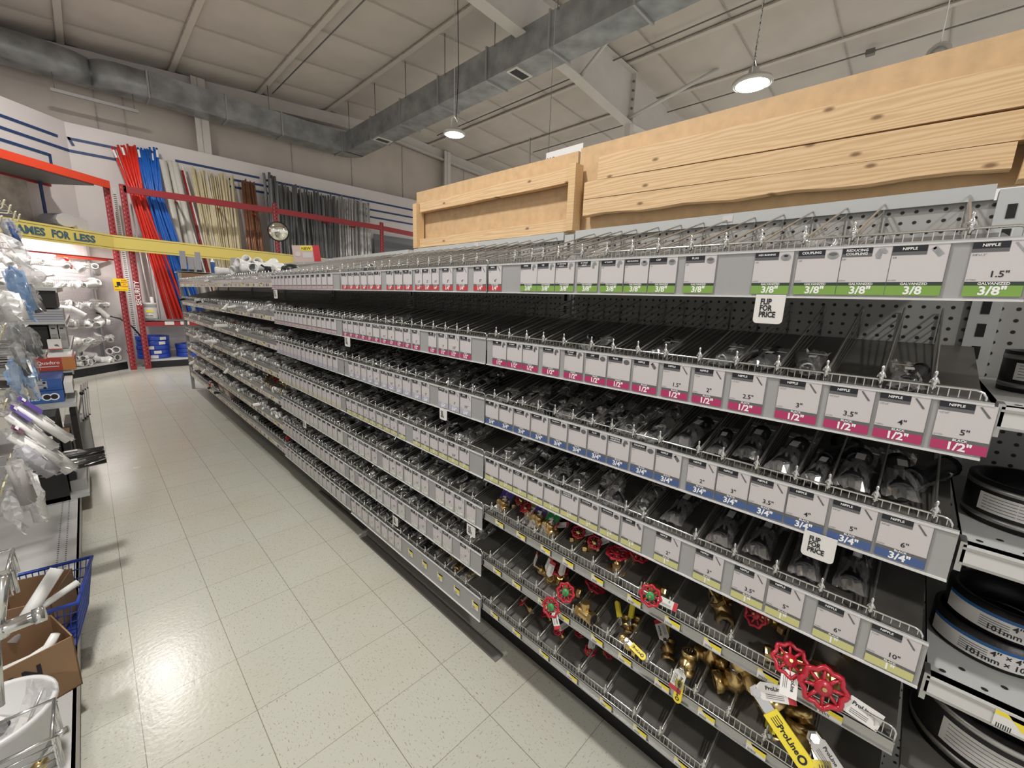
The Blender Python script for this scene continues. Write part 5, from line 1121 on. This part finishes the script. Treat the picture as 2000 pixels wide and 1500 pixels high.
def hangbag(c, L, Wd, T, m, inner, lab, tilt=0, seed=1, body=None, header=None):
    """bag hanging from its top at c, length L downwards"""
    me = bagmesh(seed, L, Wd, T, False, m, .014); o = place('hanging_bag', me, None, c, (0, 0, 0))
    d = Vector((sin(tilt), 0, -cos(tilt))); mm = Matrix((d, Vector((0, 1, 0)), d.cross(Vector((0, 1, 0))))).transposed().to_4x4(); mm.translation = Vector(c); o.matrix_world = mm
    if inner: b = MB(); inner(b, L, Wd, T); b.build(body or 'contents', o)
    if header: b = MB(); b.add([(0, -Wd*.5, T+.003), (L*header[1], -Wd*.5, T+.006), (L*header[1], Wd*.5, T+.006), (0, Wd*.5, T+.003)], [(0, 1, 2, 3)], header[0]); b.add([(L*.04, -Wd*.3, T+.007), (L*.1, -Wd*.3, T+.007), (L*.1, Wd*.3, T+.007), (L*.04, Wd*.3, T+.007)], [(0, 1, 2, 3)], 'white'); b.build('header_card', o)
    tag(o, lab, 'bagged goods'); return o
def tubes(m, n, r, f=.9):
    def g_(b, L, Wd, T):
        for i in range(n): y = (i-(n-1)/2)*Wd*.8/max(1, n); b.tube([(L*(1-f), y, T*.5), (L*.97, y, T*.5)], r, m, 12); b.tube([(L*.965, y, T*.5), (L*.972, y, T*.5)], r*.75, 'gpipe', 12)
    return g_
hangbag((-0.191, 2.60, 1.762), 0.12, 0.05, 0.03, 'bag', tubes('navy', 2, .009), 'clear bag with dark blue straps hanging at the top left', 0.18, 20)
hangbag((-0.214, 2.70, 1.774), 0.14, 0.06, 0.03, 'bag', tubes('gpipe', 2, .014), 'clear bag with grey parts at the top left corner', 0.2, 21)
hangbag((-0.224, 2.50, 1.685), 0.15, 0.12, 0.06, 'bagm', None, 'large milky bag bulging out beside the yellow lettering', 0.45, 22)
hangbag((-0.218, 2.60, 1.583), 0.18, 0.1, 0.05, 'bagb', tubes('bagb', 1, .03), 'crumpled blue tinted bag below the milky one', 0.12, 23)
hangbag((-0.230, 3.20, 1.524), 0.16, 0.08, 0.05, 'bag', tubes('gpipe', 1, .022), 'clear dark bag hanging beside the black box', 0.25, 24)
hangbag((-0.232, 2.40, 1.487), 0.11, 0.11, 0.06, 'bagm', tubes('pvc', 1, .03), 'rounded white bag at the left edge below the blue one', 0.15, 25)
hangbag((-0.217, 2.70, 1.454), 0.1, 0.1, 0.04, 'bagb', None, 'second blue tinted bag, lower and crumpled', 0.25, 26)
hangbag((-0.255, 2.70, 1.355), 0.17, 0.09, 0.04, 'bag', tubes('gpipe', 2, .014), 'grey part in a clear bag, uppermost of the hook cluster', 0.1, 27)
hangbag((-0.255, 3.00, 1.346), 0.18, 0.09, 0.04, 'bag', tubes('gpipe', 2, .014), 'grey part in a clear bag behind the yellow flags', 0.15, 28)
hangbag((-0.247, 3.30, 1.297), 0.17, 0.08, 0.04, 'bag', tubes('gpipe', 2, .012), 'grey part in a clear bag nearest the cartons', 0.15, 29)
hangbag((-0.251, 2.60, 1.280), 0.14, 0.09, 0.05, 'bag', tubes('gpipe', 2, .014), 'dark parts in a clear bag at the left edge', 0.15, 30)
hangbag((-0.247, 2.90, 1.209), 0.14, 0.09, 0.05, 'bag', tubes('gpipe', 2, .014), 'dark parts in a clear bag above the blue topped bags', 0.1, 31)
hangbag((-0.255, 2.50, 1.225), 0.17, 0.08, 0.04, 'bagb', tubes('pvc', 1, .016), 'blue topped clear bag, left one above the purple packages', 0.05, 32)
hangbag((-0.230, 2.60, 1.221), 0.18, 0.07, 0.04, 'bagb', tubes('pvc', 1, .016), 'blue topped clear bag, right one above the purple packages', 0.08, 33)
hangbag((-0.264, 2.40, 1.132), 0.2, 0.09, 0.04, 'bag', tubes('gpipe', 3, .012), 'clear bag with grey parts beside the purple packages', 0.15, 34)
hangbag((-0.255, 2.35, 1.078), 0.22, 0.075, 0.04, 'bag', tubes('pvc', 3, .014), 'white tube package with purple header, right one', 0.62, 35, header=('pkg', .38))
hangbag((-0.274, 2.30, 1.061), 0.2, 0.075, 0.04, 'bag', tubes('pvc', 3, .014), 'white tube package with purple header, left one', 0.55, 36, header=('pkg', .38))
hangbag((-0.274, 2.25, 0.994), 0.19, 0.07, 0.04, 'bag', tubes('pvc', 2, .016), 'white tube package with maroon header below the purple ones', 0.65, 37, header=('maroon', .2))
hangbag((-0.235, 2.30, 0.948), 0.19, 0.08, 0.045, 'bag', tubes('pvc', 1, .024), 'clear bag with a white tube end pointing at the floor', 0.55, 38)
hangbag((-0.256, 2.20, 0.946), 0.15, 0.07, 0.045, 'bag', tubes('slab', 1, .024), 'clear bag with a blue grey tube behind the pointing one', 0.55, 39)
hangbag((-0.284, 2.75, 0.654), 0.27, 0.1, 0.05, 'bag', tubes('rubber', 3, .016), 'clear bag with black tubes sticking out flat over the deck', 1.62, 40)
hangbag((-0.287, 2.95, 0.646), 0.27, 0.09, 0.05, 'bag', tubes('rubber', 3, .014), 'clear bag with black tubes lying behind the first flat one', 1.6, 41)
hangbag((-0.231, 2.10, 0.887), 0.19, 0.055, 0.04, 'bagm', tubes('pvc', 1, .02), 'frosted bag with white pipe hanging lowest over the deck', 0.05, 42)
hangbag((-0.258, 2.20, 0.880), 0.16, 0.06, 0.04, 'bagm', tubes('pvc', 1, .018), 'frosted bag hanging just behind the lowest one', 0.05, 43)
hangbag((-0.251, 2.00, 0.969), 0.16, 0.08, 0.05, 'bag', tubes('greybox', 2, .018), 'clear bag with brownish parts at the left edge', 0.1, 44)
hangbag((-0.265, 2.00, 0.869), 0.15, 0.07, 0.04, 'bagm', None, 'empty frosted bag under the brownish one', 0, 45)
# shelves with cartons further down
def lshelf(z, x1, y0, lab):
    t = empty('shelf', (-.735, y0, z)); w_ = x1+.735; MB().box(0, w_, 0, 1.3, -.02, 0, 'greyl').build('deck', t); MB().box(w_, w_+.008, 0, 1.3, -.035, .0, 'alu').build('price_rail', t); tag(t, lab, 'shelf')
lshelf(1.496, -.158, 4.8, 'top grey shelf of the left gondola with a milky bag on it')
lshelf(1.238, -.14, 4.8, 'second grey shelf on the left carrying the stacked slabs')
lshelf(1.024, -.14, 4.8, 'third grey shelf on the left above the red carton')
lshelf(.888, -.14, 4.57, 'fourth grey shelf on the left carrying the red carton')
hangbag((-.36, 4.85, 1.515), .21, .24, .13, 'bagm', None, 'big crumpled milky bag lying on the top left shelf', 1.57, 51)
for i in range(5): tag(MB().box(-.30, 0, 0, .4, 0, .016, 'slab').build('grey_slab', loc=(-.14, 4.82, 1.239+i*.019)), 'thin grey slab lying on the left shelf, %s from the bottom of the stack' % od(i), 'slab')
def ctn(x0, x1, y0, y1, z0, z1, m, lab, deco=None, rot=0):
    b = MB(); b.box(0, x1-x0, 0, y1-y0, 0, z1-z0, m)
    if deco: deco(b, x1-x0, z1-z0)
    tag(b.build('carton', loc=(x0, y0, z0), rot=(0, 0, rot)), lab, 'carton')
ctn(-0.36, -0.162, 4.836, 5.28, 1.343, 1.47, 'blackbox', 'black open box under the top left shelf')
def dB(b, w_, h):
    for q in range(5): b.add([(w_*.15, -.001, h*(.35+.06*q)), (w_*.85, -.001, h*(.35+.06*q)), (w_*.85, -.001, h*(.37+.06*q)), (w_*.15, -.001, h*(.37+.06*q))], [(0, 1, 2, 3)], 'inkg')
    b.add([(w_*.2, -.001, h*.82), (w_*.7, -.001, h*.82), (w_*.7, -.001, h*.88), (w_*.2, -.001, h*.88)], [(0, 1, 2, 3)], 'ink')
ctn(-0.228, -0.186, 4.836, 5.16, 1.028, 1.211, 'greybox', 'tall brown-grey carton, left one of the pair on the third left shelf', dB)
ctn(-0.18, -0.142, 4.836, 5.16, 1.028, 1.211, 'greybox', 'tall brown-grey carton, right one of the pair on the third left shelf', dB)
ctn(-0.348, -0.24, 4.86, 5.16, 1.028, 1.196, 'blackbox', 'dark carton at the back of the third left shelf')
def dW(b, w_, h):
    b.add([(0, -.001, 0), (w_, -.001, 0), (w_, -.001, h*.1), (0, -.001, h*.1)], [(0, 1, 2, 3)], 'bred'); b.add([(w_*.5, -.001, h*.35), (w_*.85, -.001, h*.3), (w_*.7, -.001, h*.55), (w_*.45, -.001, h*.5)], [(0, 1, 2, 3)], 'inkg')
ctn(-0.246, -0.174, 4.716, 4.788, 1.031, 1.106, 'label', 'small white and red carton in front of the grey cartons', dW)
def dQ(b, w_, h):
    b.text('Quadtro', (w_*.36, -.0015, h*.62), (1, 0, 0), (0, 0, 1), h*.34, 'white', .01); b.add([(w_*.68, -.001, 0), (w_, -.001, 0), (w_, -.001, h), (w_*.68, -.001, h)], [(0, 1, 2, 3)], 'orangebox'); b.add([(w_*.08, -.0012, h*.3), (w_*.6, -.0012, h*.3), (w_*.6, -.0012, h*.36), (w_*.08, -.0012, h*.36)], [(0, 1, 2, 3)], 'label')
ctn(-0.33, -0.114, 4.56, 4.8, 0.89, 0.986, 'redbox', 'red and orange carton with white lettering on the left stack', dQ)
ctn(-0.252, -0.126, 4.584, 4.92, 0.987, 1.004, 'white', 'white leaflet pack lying on the red carton')
def dD(b, w_, h):
    b.add([(w_*.12, -.001, h*.2), (w_*.55, -.001, h*.2), (w_*.55, -.001, h*.85), (w_*.12, -.001, h*.85)], [(0, 1, 2, 3)], 'slab'); b.add([(w_*.2, -.0015, h*.5), (w_*.45, -.0015, h*.5), (w_*.45, -.0015, h*.55), (w_*.2, -.0015, h*.55)], [(0, 1, 2, 3)], 'ink')
    for q in (.25, .7): b.lathe([(h*.10, 0), (.0004, 0)], 'ink', Matrix.Translation((w_*.47, -.002, h*q)) @ Matrix.Rotation(pi/2, 4, 'X'), 12)
def dE(b, w_, h):
    b.text('DRAIN', (w_*.16, -.0015, h*.68), (1, 0, 0), (0, 0, 1), h*.36, 'white', .03); b.text('SHELF', (w_*.16, -.0015, h*.36), (1, 0, 0), (0, 0, 1), h*.22, 'white', .02)
    for q in (.5, .72):
        T = Matrix.Translation((w_*q, -.0016, h*.55)) @ Matrix.Rotation(pi/2, 4, 'X'); b.lathe([(h*.34, 0), (.0004, .0002)], 'white', T, 16); b.lathe([(h*.24, .0006), (.0004, .0008)], 'ink', T, 16)
ctn(-0.342, -0.186, 4.2, 4.56, 0.806, 0.884, 'bluebox', 'upper blue carton with a grey picture panel', dD)
ctn(-0.342, -0.186, 4.14, 4.56, 0.731, 0.803, 'bluebox', 'lower blue carton with white lettering and two round holes', dE)
ctn(-0.18, -0.138, 4.2, 4.5, 0.776, 0.854, 'label', 'small white carton beside the blue cartons')
ctn(-0.342, -0.132, 4.08, 4.56, 0.698, 0.728, 'greyl', 'flat white tray under the blue cartons')
ctn(-0.36, -0.228, 3.84, 4.32, 0.121, 0.697, 'blackbox', 'tall black carton stack with small white stickers', lambda b, w_, h: [b.box(w_*.5, w_*.8, -.001, 0, h*q, h*q+.018, 'white') for q in (.92, .75, .6)])
ctn(-0.222, -0.186, 3.9, 4.2, 0.236, 0.536, 'blackbox', 'narrow black carton with brown top beside the black stack', lambda b, w_, h: b.box(0, w_, 0, .25, h, h+.004, 'card'))
ctn(-0.174, -0.142, 4.14, 4.44, 0.236, 0.668, 'blackbox', 'slim black carton with one white sticker at the aisle edge', lambda b, w_, h: b.box(w_*.4, w_*.9, -.001, 0, .03, .05, 'white'))
ctn(-0.36, -0.138, 3.84, 4.5, 0.121, 0.15, 'greyl', 'low white pallet board under the black cartons')
ctn(-0.222, -0.142, 3.9, 4.464, 0.121, 0.23, 'greybox', 'grey carton below the slim black cartons')
for i in range(4):
    b = MB(); b.box(0, .008, 0, .35, 0, .24, 'label'); b.box(-.001, .009, 0, .35, .0, .012, 'alu'); b.box(-.001, .009, 0, .35, .228, .24, 'alu')
    tag(b.build('framed_panel', loc=(-.135+i*.013, 4.7+.06*i, .45), rot=(0, .06, 0)), 'thin framed white panel leaning at the left aisle edge, %s from the left' % od(i), 'panel', 'framed panels')
b = MB(); b.box(-.1, .04, 0, .35, 0, .32, 'greybox'); tag(b.build('carton', loc=(-.14, 4.7, .121)), 'grey carton standing under the framed panels', 'carton')
b = MB(); b.tube([(0, 0, 0), (.05, .05, .22), (.055, .05, .24)], .006, 'zinc', 6); b.lathe([(.0005, -.01), (.012, -.008), (.012, .012), (.0005, .015)], 'black', Matrix.Translation((.055, .05, .25)), 8)
tag(b.build('handle_rod', loc=(-.165, 4.5, .45)), 'thin metal rod with a black knob leaning out over the aisle edge', 'rod')

# ---------------------------------------------------------------- basket, cardboard box, bucket, wire rack in the left foreground
DZ = .121
t = empty('plastic_basket', (-.285, 2.33, DZ), (0, 0, -.12))
def basketwall(b, a, c, a2, c2, z0, z1, m='basket'):
    """perforated wall between bottom edge a-c and top edge a2-c2"""
    a, c, a2, c2 = map(Vector, (a, c, a2, c2)); n = 16; k = 5
    for i in range(n+1): t_ = i/n; b.tube([a.lerp(c, t_), a2.lerp(c2, t_)], .0022, m, 4, False)
    for j in range(k+1): t_ = j/k; b.tube([a.lerp(a2, t_), c.lerp(c2, t_)], .0028, m, 4, False)
b = MB(); x0, x1, y0, y1 = -.115, .115, -.145, .145; X0, X1, Y0_, Y1 = -.145, .145, -.175, .185; H = .20
bt = [(x0, y0, .004), (x1, y0, .004), (x1, y1, .004), (x0, y1, .004)]; tp = [(X0, Y0_, H), (X1, Y0_, H), (X1, Y1, H), (X0, Y1, H)]
for i in range(4): j = (i+1) % 4; basketwall(b, bt[i], bt[j], tp[i], tp[j], 0, H)
b.box(x0, x1, y0, y1, 0, .006, 'basket'); b.build('basket_body', t)
b = MB(); b.tube([Vector(p) for p in tp+[tp[0]]], .008, 'basket', 6, False); b.build('rim', t)
tag(t, 'blue perforated plastic basket on the left deck with a carton inside', 'basket')
def openbox(name, loc, rot, w_, d, h, th=.004, flap=0, label='', txt=None):
    t = empty(name, loc, rot); b = MB()
    b.box(-w_/2, w_/2, -d/2, d/2, 0, th, 'cardin')
    for x0, x1, y0, y1 in ((-w_/2, w_/2, -d/2, -d/2+th), (-w_/2, w_/2, d/2-th, d/2), (-w_/2, -w_/2+th, -d/2, d/2), (w_/2-th, w_/2, -d/2, d/2)): b.box(x0, x1, y0, y1, 0, h, 'card')
    if txt: b.text(txt, (-w_*.02, -d/2-.0012, h*.68), (1, 0, 0), (0, 0, 1), .06, 'ink', .04)
    b.build('box_body', t)
    if flap: b = MB(); b.box(-w_/2, w_/2, 0, .003, 0, flap, 'card'); b.build('flap', t, (0, d/2, h), (-1.2, 0, 0))
    tag(t, label, 'box'); return t
openbox('cardboard_box', (-.305, 2.37, DZ+.01), (0, 0, -.25), .20, .22, .185, label='brown cardboard box standing inside the blue basket')
tag(MB().lathe([(.018, 0), (.021, 0), (.021, .24), (.018, .24), (.018, 0)], 'pvc', basis((0, 0, 0), (.45, .35, .6)), 18).build('plastic_pipe', loc=(-.33, 2.10, DZ+.16)), 'white plastic pipe sticking up out of the open boxes', 'pipe')
tag(MB().lathe([(.010, 0), (.012, 0), (.012, .2), (.010, .2)], 'pvc', basis((0, 0, 0), (.8, .35, .25)), 14).build('plastic_pipe', loc=(-.33, 2.12, DZ+.20)), 'thin white plastic pipe lying across the basket rim', 'pipe')
openbox('cardboard_box', (-.315, 1.99, DZ), (0, 0, .30), .24, .20, .20, txt='AN', label='open brown cardboard box with black lettering on the left deck')
o = place('plastic_elbow', MB().tube([(0, 0, 0), (.06, .01, .0), (.10, .02, .015), (.12, .03, .05)], [.018, .018, .016, .012], 'pvc', 12).mesh('plastic_elbow'), None, (-.33, 1.92, DZ+.17)); tag(o, 'white bent plastic drain pipe lying in the lettered cardboard box', 'pipe')
t = empty('plastic_bucket', (-.325, 1.64, DZ)); MB().lathe([(.0005, 0), (.10, 0), (.125, .22), (.132, .222), (.132, .235), (.124, .238), (.119, .23), (.096, .006), (.0005, .006)], 'bucket', n=40).build('bucket_body', t); tag(t, 'white bucket full of bagged odds and ends on the left deck', 'bucket')
b_ = place('goods_bag', bagmesh(60, .22, .10, .04, False, 'bag', .014), None, (-.30, 1.60, DZ+.06), (0, -.95, .7)); tag(b_, 'clear bag with a steel rod sticking out of the bucket', 'bag'); MB().tube([(.02, 0, .02), (.2, 0, .02)], .004, 'zinc', 6).build('rod', b_)
b_ = place('goods_bag', bagmesh(61, .16, .10, .04, False, 'bagm', .014), None, (-.37, 1.62, DZ+.10), (0, -.3, 1.9)); tag(b_, 'clear bag with a red printed card inside the bucket', 'bag'); MB().box(.03, .09, -.03, .03, .015, .018, 'bred').build('printed_card', b_)
b_ = place('goods_bag', bagmesh(62, .15, .09, .05, False, 'bag', .014), None, (-.29, 1.68, DZ+.08), (0, -.5, 2.5)); tag(b_, 'clear bag with black fittings at the bottom of the bucket', 'bag'); place('elbow_fitting', FIT['iron'][0], b_, (.06, 0, .02))
# chrome wire rack on the left edge (two levels) with chrome fittings
def wrack(loc, Lx, Ly, H, lab, n=7):
    t = empty('wire_rack', loc); b = MB()
    b.tube([(0, 0, H), (Lx, 0, H), (Lx+.006, .006, H-.006), (Lx+.006, .006, 0)], .0035, 'chrome', 6); b.tube([(0, Ly, H), (Lx, Ly, H), (Lx, Ly, 0)], .0035, 'chrome', 6); b.tube([(Lx, 0, H), (Lx, Ly, H)], .0035, 'chrome', 6)
    b.build('frame', t); b = MB()
    for i in range(n): z = H-.018*(i+1); b.tube([(0, 0, z), (Lx, 0, z)], .0018, 'chrome', 4)
    for i in range(6): b.wire((Lx, Ly*i/5, H), (Lx, Ly*i/5, 0), .0016, 'chrome')
    b.build('wires', t); tag(t, lab, 'rack')
wrack((-.26, 1.16, .50), .10, .12, .085, 'chrome wire rack at the bottom left corner')
wrack((-.30, 1.22, .90), .125, .10, .055, 'chrome wire rack at the left edge above the cardboard boxes', 3)
b = MB(); b.tube([(0, 0, 0), (.02, .0, .11)], [.007, .009], 'chrome', 10); b.tube([(-.03, 0, 0), (.045, 0, .004)], .013, 'chrome', 12); b.tube([(.045, 0, .004), (.06, 0, .006)], [.016, .016], 'chrome', 12); b.tube([(-.005, 0, 0), (-.02, 0, -.16)], .006, 'chrome', 8); b.lathe([(.0005, .018), (.012, .014), (.015, 0), (.012, -.014), (.0005, -.018)], 'chrome', None, 12)
tag(b.build('chrome_tap', loc=(-.195, 1.18, .855)), 'polished chrome tap valve hanging at the left edge', 'tap')
b = MB(); b.tube([(0, 0, 0), (.03, .0, .05), (.05, 0, .055)], [.008, .009, .008], 'chrome', 10); b.lathe([(.0005, .012), (.012, .01), (.013, -.01), (.0005, -.012)], 'brass', Matrix.Rotation(.8, 4, 'Y'), 10)
tag(b.build('chrome_tap', loc=(-.19, 1.20, .50)), 'chrome tap with brass end in the bottom left corner rack', 'tap')
